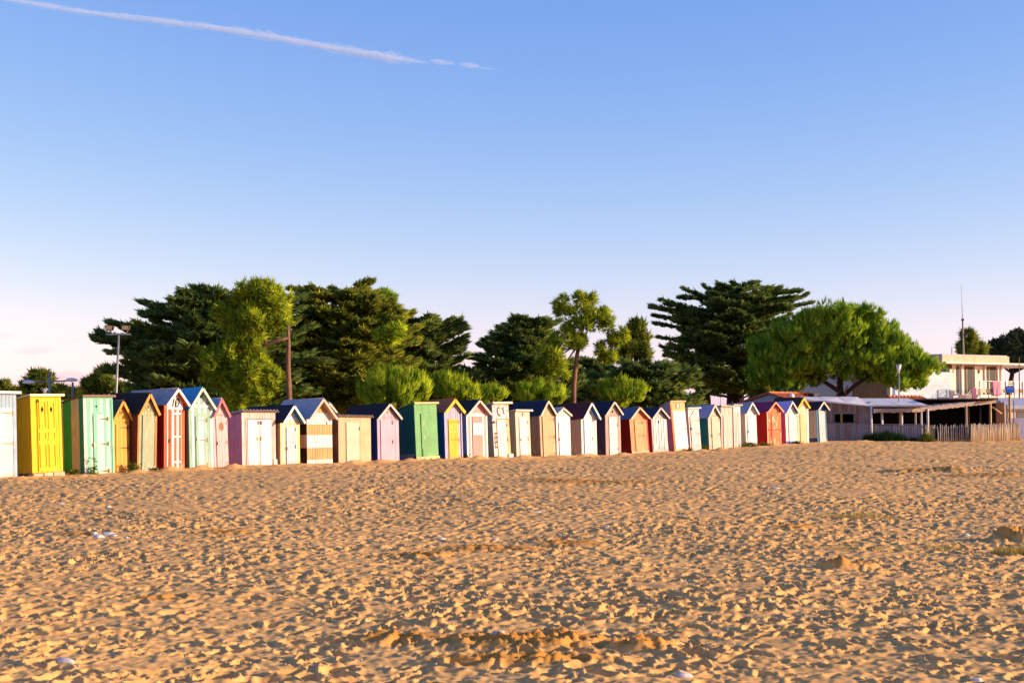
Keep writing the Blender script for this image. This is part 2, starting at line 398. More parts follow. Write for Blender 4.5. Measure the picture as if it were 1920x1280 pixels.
for (x0, x1, y0, y1) in [(-9000, 9000, -300, 12000)]:
    V += [(x0, y0, -0.32), (x1, y0, -0.32), (x1, y1, -0.32), (x0, y1, -0.32)]; F.append((0, 1, 2, 3))
g_o = link('ground', mesh('ground', V, F), SAND); g_o['kind'] = 'structure'
def gz(x, y):
    z, _ = sand_z(np.array([float(x)]), np.array([float(y)])); return float(z[0])

# ------------------------------------------------------------------ beach huts
IRON = flat('#3a3230', 0.5, 0.6)
RUST = flat('#6a4630', 0.7, 0.2)
BRASS = flat('#8a7a62', 0.4, 0.6)
BLACK = flat('#0b0a0a', 0.9)
WHITE = '#ece8e2'
SINK = 0.16

def gable_top(w, he, ha):
    return lambda x: he + (ha - he) * (1 - abs(2 * x / w - 1))
def plank_poly(x0, x1, z0, top, apex=None):
    p = [(x0, z0), (x1, z0), (x1, top(x1))]
    if apex is not None and x0 + 1e-4 < apex < x1 - 1e-4: p.append((apex, top(apex)))
    p.append((x0, top(x0))); return p
def slab(name, p0, ux, uy, un, lx, ly, t, mat, parent):
    """thin board: corner p0, edges ux*lx and uy*ly, thickness t along un"""
    p0 = Vector(p0); a = Vector(ux) * lx; b = Vector(uy) * ly; c = Vector(un) * t
    V = [p0, p0 + a, p0 + a + b, p0 + b, p0 + c, p0 + a + c, p0 + a + b + c, p0 + b + c]
    return link(name, mesh(name, V, BOXF), mat, parent)
def corrugated(name, p0, ux, uy, un, lx, ly, t, mat, parent, n=10, amp=0.03, rounds=6):
    p0 = Vector(p0); ux = Vector(ux); uy = Vector(uy); un = Vector(un)
    V, F = [], []; m = n * rounds
    for i in range(m + 1):
        s = i / m; h = amp * (0.5 - 0.5 * math.cos(2 * math.pi * s * n))
        for (q, k) in ((0, 0), (1, 0), (0, 1), (1, 1)):
            V.append(p0 + ux * lx * s + uy * ly * q + un * (h + t * k))
    for i in range(m):
        a = 4 * i; b = 4 * (i + 1)
        F += [(a + 2, b + 2, b + 3, a + 3), (a, a + 1, b + 1, b), (a, b, b + 2, a + 2), (a + 1, a + 3, b + 3, b + 1)]
    return link(name, mesh(name, V, F), mat, parent)
def shape(kind, cx, cz, r):
    if kind == 'diamond': return [(cx, cz - 2.2 * r), (cx + r, cz), (cx, cz + 2.2 * r), (cx - r, cz)]
    if kind == 'heart':
        P = []
        for i in range(24):
            t = 2 * math.pi * i / 24
            P.append((cx + r / 16 * 16 * math.sin(t) ** 3, cz + r / 16 * (13 * math.cos(t) - 5 * math.cos(2 * t) - 2 * math.cos(3 * t) - math.cos(4 * t))))
        return P[::-1]
    if kind == 'arrow': return [(cx - r, cz - 0.5 * r), (cx - .45 * r, cz - .3 * r), (cx - .3 * r, cz - 1.0 * r), (cx, cz - .2 * r), (cx + .3 * r, cz - 1.0 * r), (cx + .45 * r, cz - .3 * r), (cx + r, cz - .5 * r), (cx, cz + r)]
    if kind == 'oval': return [(cx + r * .62 * math.cos(t), cz + r * math.sin(t)) for t in np.linspace(0, 2 * math.pi, 20, endpoint=False)]
    if kind == 'slot': return [(cx - r * .35, cz - 1.5 * r), (cx + r * .35, cz - 1.5 * r), (cx + r * .35, cz + 1.5 * r), (cx - r * .35, cz + 1.5 * r)]
    if kind == 'square': return [(cx - r, cz - r), (cx + r, cz - r), (cx + r, cz + r), (cx - r, cz + r)]
    return [(cx + r * math.cos(t), cz + r * math.sin(t)) for t in np.linspace(0, 2 * math.pi, 14, endpoint=False)]
def ring(name, cx, cz, r0, r1, y0, y1, mat, parent, sx=1.0):
    n = 28; V, F = [], []
    for i in range(n):
        t = 2 * math.pi * i / n; c, s = math.cos(t) * sx, math.sin(t)
        V += [(cx + r0 * c, y0, cz + r0 * s), (cx + r1 * c, y0, cz + r1 * s), (cx + r1 * c, y1, cz + r1 * s), (cx + r0 * c, y1, cz + r0 * s)]
    for i in range(n):
        a = 4 * i; b = 4 * ((i + 1) % n)
        for k in range(4):
            k2 = (k + 1) % 4; F.append((a + k, a + k2, b + k2, b + k))
    return link(name, mesh(name, V, F), mat, parent)
def text(name, s, cx, cz, size, y, mat, parent, shear=0.0):
    cu = bpy.data.curves.new('t', 'FONT'); cu.body = s; cu.size = size; cu.extrude = 0.004; cu.align_x = 'CENTER'; cu.align_y = 'CENTER'; cu.shear = shear
    o = bpy.data.objects.new('t', cu); COL.objects.link(o)
    dg = bpy.context.evaluated_depsgraph_get(); me = bpy.data.meshes.new_from_object(o.evaluated_get(dg))
    bpy.data.objects.remove(o); bpy.data.curves.remove(cu)
    me.transform(Matrix.Translation((cx, y, cz)) @ Matrix.Rotation(math.pi / 2, 4, 'X'))
    me.materials.clear()
    return link(name, me, mat, parent)

def make_door(root, x0, x1, z0, z1, mat, boards=6, y=-0.032, hinges=(), hinge_mat=None, hinge_len=0.55, hinge_side='R', handle=None, proud=0.03, stripes=None):
    """boarded door standing proud of the wall; hinges are straps at given fractions of its height"""
    n = max(1, boards); bw = (x1 - x0) / n
    if stripes:
        dz = box('door', x0, x1, y + 0.006, y + proud, z0, z1, mat, root)
        for i in range(n): box('plank', x0 + i * bw + .003, x0 + (i + 1) * bw - .003, y, y + 0.006, z0, z1, stripes[i % len(stripes)], dz)
    else:
        L = [(x0, x1, y + 0.008, y + proud, z0, z1)]
        L += [(x0 + i * bw + .004, x0 + (i + 1) * bw - .004, y + random.uniform(0, .003), y + 0.0085, z0 + .002, z1 - .002) for i in range(n)]
        dz = boxes('door', L, mat, root)
    hm = hinge_mat or IRON
    L_ = (x1 - x0) * hinge_len
    for h in hinges:
        z = z0 + (z1 - z0) * h
        if hinge_side == 'R':
            prism_xz('hinge', [(x1 - L_, z - .010), (x1 + .015, z - .02), (x1 + .015, z + .02), (x1 - L_, z + .010)], y - 0.010, y - 0.0012, hm, dz)
            box('hinge_plate', x1 + .016, x1 + .042, y - .010, y + .02, z - .06, z + .06, hm, dz)
        else:
            prism_xz('hinge', [(x0 - .015, z - .02), (x0 + L_, z - .010), (x0 + L_, z + .010), (x0 - .015, z + .02)], y - 0.010, y - 0.0012, hm, dz)
    if handle:
        hx, hz = handle
        box('latch', x0 + hx - .02, x0 + hx + .02, y - .03, y - .0012, z0 + hz - .05, z0 + hz + .05, BRASS, dz)
    return dz

def hut(i, label, front, side, roof, pw=0.11, roof_r=None, barge=None, soffit=None, oh=0.12, kind='G', drop=0.22, side_pw=0.13,
        roof_style='plain', corner=None, raise_=0.0, bb=0.075, overx=0.07, back=None):
    x, y, z, yaw, w, he, ha, dep, tilt = HUT[i]
    root = thing('beach_hut', label, 'beach hut', (x, y, z), (-R(tilt), R(random.uniform(-1.3, 1.3)), R(yaw)), 'row of painted beach huts')
    front = [front] if not isinstance(front, (list, tuple)) else front
    side = [side] if not isinstance(side, (list, tuple)) else side
    zb = raise_ if raise_ else -SINK
    if kind == 'G': top = gable_top(w, he, ha); apex = w / 2
    else: top = lambda q: he; apex = None
    n = max(3, round(w / pw)); bw = w / n
    for k in range(n):
        x0, x1 = k * bw + (.005 if k else 0.002), (k + 1) * bw - .005
        prism_xz('plank', plank_poly(x0, x1, zb, top, apex), random.uniform(0, .004), 0.022, front[k % len(front)], root)
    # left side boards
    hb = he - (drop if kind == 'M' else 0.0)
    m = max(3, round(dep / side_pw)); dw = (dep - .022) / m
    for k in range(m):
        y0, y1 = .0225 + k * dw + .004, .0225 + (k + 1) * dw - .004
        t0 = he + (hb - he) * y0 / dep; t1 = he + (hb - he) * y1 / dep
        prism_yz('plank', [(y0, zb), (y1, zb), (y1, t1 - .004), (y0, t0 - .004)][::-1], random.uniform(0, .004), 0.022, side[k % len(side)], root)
    # closed body behind the boards
    bm_ = back or side[0]
    if kind == 'G':
        prism_xz('wall', [(.0225, zb), (w, zb), (w, he - .006), (w / 2, ha - .012), (.0225, he + .014)], .0225, dep, bm_, root)
    else:
        prism_yz('wall', [(.0225, zb), (dep, zb), (dep, hb - .006), (.0225, he - .006)][::-1], .0225, w, bm_, root)
    if corner:
        box('corner_board', -.012, .05, -.014, -.0005, zb, top(.025) - .01, corner, root)
        box('corner_board', w - .05, w + .004, -.014, -.0005, zb, top(w - .025) - .01, corner, root)
    if kind == 'G':
        sl = Vector((w / 2, 0, ha - he)); Ls = sl.length; s = sl / Ls; nrm = Vector((-s.z, 0, s.x))
        rl = Ls + overx; rd = dep + oh + .05
        corr = roof_style == 'sheet'
        # left slope: from eave up to ridge
        p = Vector((w / 2, -oh, ha)) - s * rl + nrm * .002
        fn = (lambda nm, p_, ux, uy, un, lx, ly, t, mt: corrugated(nm, p_, uy, ux, un, ly, lx, t, mt, root, n=round(ly / .11), amp=.018)) if corr else (lambda nm, p_, ux, uy, un, lx, ly, t, mt: slab(nm, p_, ux, uy, un, lx, ly, t, mt, root))
        fn('roof_panel', p, s, Vector((0, 1, 0)), nrm, rl + .004, rd, .024, roof)
        s2 = Vector((s.x, 0, -s.z)); n2 = Vector((s.z, 0, s.x))
        p = Vector((w / 2, -oh, ha)) + n2 * .002
        fn('roof_panel', p, s2, Vector((0, 1, 0)), n2, rl, rd, .024, roof_r or roof)
        if roof_style in ('plain', 'shingle'):
            tube('ridge_cap', [(w / 2, -oh, ha + .022), (w / 2, dep + .05, ha + .022)], .022, roof, root, 6)
        if roof_style == 'shingle':
            for q in range(1, 6):
                pp = Vector((w / 2, -oh + .01, ha)) - s * rl * (q / 6.0) + nrm * .0275
                slab('shingle_course', pp, s, Vector((0, 1, 0)), nrm, .03, rd - .02, .009, roof, root)
        if barge:
            pl = Vector((w / 2, -oh - .018, ha)) - s * rl - nrm * (bb - .03)
            slab('bargeboard', pl, s, Vector((0, 1, 0)), nrm, rl - .02, .0165, bb, barge, root)
            pr = Vector((w / 2, -oh - .018, ha)) - n2 * (bb - .03) + s2 * .02
            slab('bargeboard', pr, s2, Vector((0, 1, 0)), n2, rl - .02, .0165, bb, barge, root)
        if soffit:
            pr = Vector((w / 2, -oh + .004, ha)) - n2 * .014 + s2 * .03
            slab('soffit', pr, s2, Vector((0, 1, 0)), n2, rl - .04, oh - .008, .012, soffit, root)
    else:
        d = Vector((0, dep, hb - he)); Ld = d.length; d = d / Ld; nn = Vector((0, -d.z, d.y))
        p = Vector((-overx, 0, he)) - d * oh + nn * .003
        if roof_style == 'tile':
            corrugated('roof_panel', p, (1, 0, 0), d, nn, w + 2 * overx, Ld + oh + .05, .014, roof, root, n=round((w + .14) / .14), amp=.075)
        else:
            slab('roof_panel', p, (1, 0, 0), d, nn, w + 2 * overx, Ld + oh + .05, .022, roof, root)
        if barge:
            box('fascia', -overx, w + overx, -oh - .02, -oh - .002, he - .03, he + .035, barge, root)
    root['hut_w'] = w
    return root, w, he, ha, dep

def hole(root, kind, cx, cz, r, mat=None, y=-.0035, name='vent_hole'):
    return prism_xz(name, shape(kind, cx, cz, r), y, y + .0025, mat or BLACK, root)
def rail(root, x0, x1, z, t, mat, y=-.012, name='cross_board'):
    return box(name, x0, x1, y, -.0006, z, z + t, mat, root)

P = paint
wh = P(WHITE); wh_dirty = P(WHITE, '#b8a68e', .25)

# 1 light blue, cut by the frame's left edge
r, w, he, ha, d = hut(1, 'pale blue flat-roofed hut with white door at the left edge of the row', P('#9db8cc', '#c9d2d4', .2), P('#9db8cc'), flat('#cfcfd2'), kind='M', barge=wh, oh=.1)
make_door(r, .1, .86, -.12, 1.82, P(WHITE, '#c98a5a', .18), 7, hinges=(.07, .52, .93), hinge_mat=P('#d9a070', '#8a4a2a', .5, key='rh'), hinge_len=.42)
# 2 yellow
ye = P('#f8cf06', '#eab81a', .25)
r, w, he, ha, d = hut(2, 'bright yellow flat-roofed hut with two diamond cut-outs, on concrete blocks', ye, P('#f6b806', '#e5a010', .2), flat('#e9dfbe'), kind='M', barge=P('#f3ecc0'), oh=.07, side_pw=.36, raise_=.13, drop=.2, pw=.16)
dd = make_door(r, .2, .78, .16, 2.08, ye, 2)
for cx in (.345, .635):
    hole(dd, 'diamond', cx, 1.8, .042, y=-.0365)
    for (z0, z1) in ((1.28, 2.02), (.98, 1.2), (.25, .88)): boxes('door_panel', [(cx - .105, cx - .085, -.052, -.0325, z0, z1), (cx + .085, cx + .105, -.052, -.0325, z0, z1), (cx - .085, cx + .085, -.052, -.0325, z0, z0 + .03), (cx - .085, cx + .085, -.052, -.0325, z1 - .03, z1)], ye, dd)
box('corner_board', -.002, .05, -.012, -.0005, .14, he - .05, ye, r)
box('corner_board', w - .08, w, -.012, -.0005, .14, he - .05, ye, r)
text('letter', 'A', .22, 2.02, .15, -.04, BLACK, r)
CONC = flat('#b8a488', .9, bump=.5, var=.3)
for k, (x0, x1) in enumerate(((.0, .30), (.34, .62), (.66, 1.0))): box('foundation_block', x0, x1, -.06, .18, -.22, .1 + .006 * k, CONC, r)
box('foundation_block', .02, .22, 1.1, 1.3, -.22, .128, CONC, r)
box('sill_beam', -.01, w + .01, -.02, .1, .106, .129, P('#b8862e'), r)
# 3 green stripes
cr, mi = P('#f1ecd8'), P('#7ccfae')
gs, cs = P('#2fae2a'), P('#dcd596')
r, w, he, ha, d = hut(3, 'mint and white striped flat-roofed hut with bright green striped side', [cr, mi, cr, mi, mi, cr, mi, cr, mi], [P('#16986c'), cs, cs, gs, gs, cs, cs, gs, gs], flat('#5b5048'), kind='M', barge=P('#7a6048'), oh=.06, pw=.11, side_pw=.175, drop=.22)
make_door(r, .3, .76, -.1, 1.63, mi, 4, stripes=[mi, cr, cr, mi], hinges=(.1, .53, .93), hinge_mat=RUST, hinge_len=.5, handle=(-.0, .9))
rail(r, .28, .78, 1.64, .07, mi); hole(r, 'round', .43, 1.86, .03); rail(r, .0, w, he - .07, .06, mi)
box('corner_board', w - .05, w + .004, -.014, -.0005, -.1, he - .08, mi, r)
# 4 small orange gable
o1, o2 = P('#f4b650'), P('#eda53c')
r, w, he, ha, d = hut(4, 'small orange gabled hut squeezed between the mint striped and the sage hut', [o1, o2], P('#c88a3a'), flat('#4a4642'), barge=P('#f5a030'), oh=.1)
make_door(r, .1, .5, -.1, 1.34, o2, 5, stripes=[o1, o2], hinges=(.12, .53, .93), hinge_mat=RUST, hinge_len=.6)
ring('vent_ring', .3, 1.66, .03, .045, -.02, -.0005, RUST, r); rail(r, .0, w, 1.42, .06, o2)
# 5 sage with round 8 plate
sg = P('#a3b08e', '#b3b597', .3)
r, w, he, ha, d = hut(5, 'sage green gabled hut with orange trim and round number plate under black roof', sg, P('#6b3d2c', '#b0482a', .45, scale=9), flat('#23211f', .85, var=.4, nscale=9, bump=.6), barge=P('#f39a3e'), oh=.1, roof_style='shingle', corner=P('#ee8a4a'))
make_door(r, .15, .57, -.06, 1.58, P('#9dab8b', '#c9bb98', .42), 1, hinges=(.08, .92), hinge_mat=P('#c9bf9c', '#3a3230', .5, key='h5'), hinge_len=.5)
ring('number_ring', .34, 1.81, .075, .092, -.02, -.0005, P('#e5c98e'), r, .75); prism_xz('number_disc', shape('oval', .34, 1.81, .075), -.014, -.0006, P('#e9d6ad'), r)
text('number', '8', .34, 1.81, .15, -.017, BLACK, r)
rail(r, .12, .56, 1.62, .018, P('#e5c98e'))
prism_xz('gable_trim', [(.12, 1.64), (.14, 1.64), (.345, 2.02), (.335, 2.04)], -.009, -.0006, P('#e5c98e'), r)
prism_xz('gable_trim', [(.54, 1.64), (.56, 1.64), (.35, 2.04), (.345, 2.02)], -.009, -.0006, P('#e5c98e'), r)
# 6 number 10
rd, wt = P('#f0622e'), P('#f3eee8')
r, w, he, ha, d = hut(6, 'white hut with orange-red vertical stripes and a black number 10 on its gable', [rd, wt, rd, wt, rd, wt, rd], [P('#b5161a')] * 2 + [P('#b9b7c4')] * 8, flat('#97979c', .75, var=.3, nscale=6), barge=wt, soffit=rd, oh=.17, pw=.112)
prism_xz('gable_panel', [(.09, 1.74), (w - .09, 1.74), (w - .09, he + .06), (w / 2, ha - .06), (.09, he + .06)], -.012, -.0006, wt, r)
text('number', '1', .31, 1.93, .38, -.017, BLACK, r, .2); text('number', '0', .46, 1.93, .38, -.017, BLACK, r, .2)
prism_xz('number_slash', [(.375, 1.78), (.395, 1.775), (.545, 2.07), (.525, 2.075)], -.02, -.0125, BLACK, r)
dd = make_door(r, .17, .63, -.1, 1.74, rd, 5, stripes=[rd, wt, rd, wt, rd])
for z in (.2, .93, 1.6): box('ledge', .29, .63, -.045, -.033, z, z + .05, wt, dd)
for z in (.2, .93, 1.6): box('hinge_plate', .632, .65, -.05, -.02, z - .02, z + .07, IRON, dd)
box('latch', .17, .21, -.05, -.033, .78, .9, IRON, dd)
# 7 mint stripes
m1 = P('#8fbfa6')
r, w, he, ha, d = hut(7, 'mint and white striped gabled hut under a bright blue roof', [m1, wt, m1, wt, m1, wt, m1, wt], P('#8d9a70'), flat('#1e86b4', .5), barge=P('#bfd8c4'), soffit=P('#a9cdb8'), oh=.12, pw=.107)
make_door(r, .22, .6, -.1, 1.52, m1, 4, stripes=[m1, wt, wt, m1], hinges=(.12, .57, .93), hinge_mat=P('#a58f6a', key='h7'), hinge_len=.7, handle=(.05, .95))
rail(r, .2, .62, 1.53, .09, m1); box('door_frame', .2, .216, -.012, -.0006, -.1, 1.53, m1, r)
rail(r, .06, w - .06, 1.78, .09, wt); hole(r, 'arrow', .43, 2.12, .07)
# 8 pink narrow
pk = P('#e8bcbc')
r, w, he, ha, d = hut(8, 'narrow pale pink hut with oval window and coral roof edge', pk, P('#d9b2b4'), flat('#9499a4', .6), barge=P('#ef7076'), oh=.1)
dd = make_door(r, .1, .5, -.1, 1.45, pk, 4, hinges=(.12, .53, .9), hinge_mat=P('#e0a5a5'), hinge_len=.15, handle=(.04, .8))
prism_xz('window_pane', shape('oval', .3, 1.19, .12), -.036, -.0326, flat('#4a3f2e', .2, spec=.6), dd); ring('window_frame', .3, 1.19, .12, .14, -.042, -.0326, P('#cfae80'), dd, .62)
rail(r, .02, .45, 1.53, .015, P('#9a6a5a'))
# 9 wide lilac with double doors
li = P('#dcc4ba')
r, w, he, ha, d = hut(9, 'wide low cream hut with mauve side and sea pictures on white double doors', [li, li, P('#d2b8ae')], P('#c795bd'), flat('#a79484', .8, var=.3, nscale=9), kind='M', roof_style='tile', oh=.1, drop=.16)
def sea_mat():
    m, nt, b, out = newmat('sea_picture'); N, L = nt.nodes, nt.links
    tc = N.new('ShaderNodeTexCoord'); n = N.new('ShaderNodeTexNoise'); n.inputs['Scale'].default_value = 14; n.inputs['Detail'].default_value = 5; L.new(tc.outputs['Object'], n.inputs['Vector'])
    sp = N.new('ShaderNodeSeparateXYZ'); L.new(tc.outputs['Object'], sp.inputs[0])
    ad = N.new('ShaderNodeMath'); ad.operation = 'MULTIPLY_ADD'; L.new(n.outputs[0], ad.inputs[0]); ad.inputs[1].default_value = .12; L.new(sp.outputs['Z'], ad.inputs[2])
    mr = N.new('ShaderNodeMapRange'); mr.inputs[1].default_value = 1.02; mr.inputs[2].default_value = 1.36; L.new(ad.outputs[0], mr.inputs[0])
    cr_ = N.new('ShaderNodeValToRGB'); e = cr_.color_ramp.elements; e[0].color = srgb('#e8bd8a'); e[1].color = srgb('#c9cfda')
    for p_, c_ in ((.33, '#efd6b4'), (.42, '#f2eee8'), (.5, '#8fb4cf'), (.68, '#9cc0d6'), (.74, '#d4d3da')):
        q = e.new(p_); q.color = srgb(c_)
    L.new(mr.outputs[0], cr_.inputs[0]); L.new(cr_.outputs[0], b.inputs['Base Color']); b.inputs['Roughness'].default_value = .5
    return m
SEA = sea_mat()
for x0, x1 in ((.22, .66), (.74, 1.18)):
    dd = make_door(r, x0, x1, -.1, 1.4, P('#f4efe9'), 1, handle=((.38 if x0 < .5 else .02), .92))
    box('picture', x0 + .1, x1 - .05, -.038, -.0325, 1.08, 1.33, SEA, dd)
    box('latch', (x1 - .05 if x0 < .5 else x0), (x1 if x0 < .5 else x0 + .05), -.05, -.033, 1.25, 1.35, IRON, dd)
box('door_frame', .67, .73, -.02, -.0006, -.1, 1.4, P('#d9c2b6'), r); rail(r, .15, 1.25, 1.41, .02, P('#7d6558'))
box('door_frame', .16, .2, -.02, -.0006, -.1, 1.4, P('#d9c2b6'), r)
box('base_board', 1.28, 1.43, -.03, -.0006, -.15, .17, wh, r)
# 10 cream stripes blue door
c1, c2 = P('#f2d78c'), P('#f3eddf')
r, w, he, ha, d = hut(10, 'small cream striped hut with pale blue door and turquoise under its black roof edge', [c1, c2, P('#efcf7e'), c2, c1, c2, c1, c2, c1], P('#c7a271'), flat('#191c28', .7, var=.3), barge=wt, soffit=P('#1787b0'), oh=.2, pw=.093)
prism_xz('gable_panel', [(.05, he + .03), (w - .05, he + .03), (w / 2, ha - .04)], -.01, -.0006, P('#bfd2de'), r)
prism_xz('heart_plaque', shape('heart', .43, 1.56, .05), -.02, -.0105, P('#e0a53c', '#5a3a1a', .3), r)
make_door(r, .24, .6, -.1, 1.16, P('#bccfdf'), 5, hinges=(.95, .52), hinge_mat=P('#8a9098', key='hh'), hinge_len=.1, handle=(.02, .6))
# 11 white and wood bands
bd = banded('#f0ece6', '#d3a168', [(.12, .5), (.9, 1.24), (1.6, 3.0)], 'front'); bs = banded('#dcae90', '#2c1d12', [(-.01, .5), (.92, 1.26)], 'side')
r, w, he, ha, d = hut(11, 'hut painted in broad white and bare wood bands with a heart hole', bd, bs, flat('#a3a4ab', .7, var=.3, nscale=9), barge=P('#dfc3ae'), soffit=P('#dcb79a'), oh=.2)
hole(r, 'heart', .55, 1.78, .05); boxes('plate', [(.34, .42, -.006, -.0006, .68, .70), (.36, .41, -.006, -.0006, .62, .64)], RUST, r); box('door_dark_line', .37, .378, -.003, -.0006, -.1, .52, BLACK, r)  # includes a narrow black strip low on the front boards
boxes('shutter_edge', [(.25, .72, -.006, -.0006, 1.40, 1.41), (.25, .72, -.006, -.0006, 1.24, 1.25), (.4, .41, -.006, -.0006, 1.25, 1.40)], P('#c9b29a'), r); box('latch', .86, .89, -.02, -.0006, 1.24, 1.32, RUST, r)
# 12 hut standing behind the row
r, w, he, ha, d = hut(12, 'hut with pale bluish roof standing behind the low beige hut, only its gable showing', P('#ddd2c6'), P('#c8beb6'), flat('#a4abc4', .7), barge=P('#e2c9b4'), oh=.08)
# 13 beige low hut with mint door
bg_ = P('#d9b48c', '#cfa67c', .3, grain=.12)
r, w, he, ha, d = hut(13, 'low wide beige hut with pale mint door and tiled roof edge', bg_, P('#8b6a50'), flat('#a98e78', .8, var=.35, nscale=9), kind='M', roof_style='tile', oh=.08, drop=.14, pw=.5)
make_door(r, .33, .9, -.1, 1.3, P('#bccab0'), 1, hinges=(.85, .08), hinge_mat=P('#6d7a6a'), hinge_len=.06)
# 14 lilac with heart
la = P('#bfa8bc', '#b0949e', .2)
r, w, he, ha, d = hut(14, 'lilac gabled hut with a heart plaque, navy side and long black roof', la, P('#173a98'), flat('#17171b', .75, var=.3), barge=P('#dcc6bc'), oh=.12, pw=.17)
prism_xz('heart_plaque', shape('heart', .5, 1.66, .075), -.02, -.0006, P('#b9a972', '#8a7a4a', .5), r)
make_door(r, .13, .66, -.1, 1.36, la, 1, hinges=(.94, .5), hinge_mat=IRON, hinge_len=.05); rail(r, .02, w - .02, 1.44, .012, P('#9a869a'))
# 15 green peeling
gp = P('#6fae6c', '#b6c48e', .36, scale=8)
r, w, he, ha, d = hut(15, 'tall green hut with flaking paint and dark teal side, raised on blocks', gp, P('#06665e'), P('#8fa05e'), kind='M', barge=P('#d7d58a'), oh=.06, drop=.32, raise_=.1, pw=.36, overx=.05)
make_door(r, .28, .72, .1, 1.62, gp, 1, hinges=(), handle=None); box('door_dark_line', .268, .279, -.004, -.0006, 1.2, 1.6, BLACK, r); box('door_dark_line', .3, .312, -.036, -.0325, .12, .4, BLACK, r)  # black strip left of the door paints in its shadow line
box('skirt_panel', -.012, -.001, .08, d, -.1, .24, P('#8b8398'), r)
for x0 in (.05, .4, .75): box('foundation_block', x0, x0 + .22, -.03, .14, -.22, .098, CONC, r)
box('sill_beam', -.02, w + .02, -.035, -.005, .06, .14, P('#d6c88a', '#a8935a', .5), r)
# 16 lavender with yellow door
lv = P('#b4b0ca'); yd = P('#f6c828')
r, w, he, ha, d = hut(16, 'lavender hut with yellow door and yellow roof edge, blue side and brown roof', lv, P('#0d56a6'), flat('#a55f38', .7, var=.25), barge=yd, oh=.12, bb=.11, pw=.11)
dd = make_door(r, .18, .65, -.08, 1.38, yd, 6, hinges=(.07, .5, .93), hinge_mat=P('#d09a20', key='yh'), hinge_len=.8)
hole(r, 'arrow', .44, 1.84, .07); box('corner_board', w - .1, w - .07, -.012, -.0006, -.1, he, P('#4d5a8a'), r)
for k in range(4): prism_xz('flower', shape('round', .27 + .1 * (k % 3), 1.1 - .17 * (k // 2), .03), -.036, -.0325, P('#f0d9b0'), dd)
# 17 pink and white
pa = P('#e2a598')
r, w, he, ha, d = hut(17, 'white and pink striped hut with a white panel on its pink door and black-green roof', [wt, pa, wt, wt, pa, wt], P('#a9b3da'), flat('#17211f', .75, var=.3), barge=P('#f0d2c4'), soffit=P('#d99a9c'), oh=.17, pw=.09)
prism_xz('gable_panel', [(.04, he + .02), (w - .04, he + .02), (w / 2, ha - .05)], -.008, -.0006, P('#e3a79e'), r); rail(r, .02, w - .02, he - .1, .1, wt)
dd = make_door(r, .28, .8, -.1, 1.5, pa, 6); box('notice_panel', .3, .79, -.04, -.0325, .84, 1.26, P('#f5f1ea'), dd)
# 18 white hut with lifebuoy
wo_ = P('#f3e5d3', '#e2a877', .25)
r, w, he, ha, d = hut(18, 'leaning white and apricot hut with a white lifebuoy over its door', [wo_, wo_, wo_, P('#f3bd8a'), P('#f0b27c')], P('#9aa08e', '#7d8a7c', .4), flat('#cfd2dc'), kind='M', barge=P('#efcfa8'), oh=.16, drop=.25, pw=.2)
for k in range(4): box('sign_board', .01, w - .02, -.02 - .003 * (k % 2), -.0006, 1.42 + .14 * k, 1.552 + .14 * k, P('#f4e9da', key='sb%d' % k), r)
lb = ring('lifebuoy', .45, 1.70, .13, .2, -.07, -.026, wt, r)
for a in (50, 140, 230, 320):
    c_, s_ = math.cos(R(a)), math.sin(R(a)); prism_xz('lifebuoy_band', [(.45 + .125 * c_ - .025 * s_, 1.70 + .125 * s_ + .025 * c_), (.45 + .125 * c_ + .025 * s_, 1.70 + .125 * s_ - .025 * c_), (.45 + .205 * c_ + .025 * s_, 1.70 + .205 * s_ - .025 * c_), (.45 + .205 * c_ - .025 * s_, 1.70 + .205 * s_ + .025 * c_)], -.075, -.0705, P('#b8674a'), lb)
for (a, b) in ((.1, 1.7), (.75, 1.72), (.82, 1.68), (.74, 1.9), (.2, 1.5), (.72, 1.48), (.1, 1.85)): box('letter_mark', a - .03, a + .03, -.028, -.0245, b - .02, b + .02, P('#a5502e', '#3a2a20', .5), r)
dd = make_door(r, .2, .68, -.1, 1.38, P('#f5ead8', '#e5cda4', .3), 1, hinges=(.86, .5), hinge_mat=RUST, hinge_len=.05); rail(r, .18, .9, 1.385, .03, P('#e88a4a'))
prism_xz('float', shape('round', .06, 1.3, .045), -.06, -.0006, P('#c2452c'), r)
tubes('buoy_string', [([(.13, -.045, .9), (.11, -.05, .62), (.12, -.05, .36)], .02)], P('#f2e8e0'), r); 
for z in (.36, .55, .72, .88): box('float', .09, .15, -.075, -.03, z, z + .04, P('#5a1818'), r)
box('base_board', .72, .95, -.05, -.0006, -.12, .12, wt, r); box('post_stub', .66, .7, -.06, -.033, -.1, .12, P('#8a1c14'), r)
# 19 white hut with diamond
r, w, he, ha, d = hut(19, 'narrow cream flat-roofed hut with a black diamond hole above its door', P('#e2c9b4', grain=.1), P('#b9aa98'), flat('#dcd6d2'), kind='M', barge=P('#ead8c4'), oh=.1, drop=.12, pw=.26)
dd = make_door(r, .18, .6, -.1, 1.46, P('#f6ede2'), 1, hinges=(.9, .5, .1), hinge_mat=P('#b09a80', key='hd'), hinge_len=.04, handle=(.06, .75)); hole(r, 'diamond', .4, 1.6, .035)
ring('drawing', .38, 1.1, .055, .066, -.035, -.0325, P('#c9b8a4'), dd); ring('drawing', .38, 1.2, .03, .04, -.035, -.0325, P('#c9b8a4'), dd)
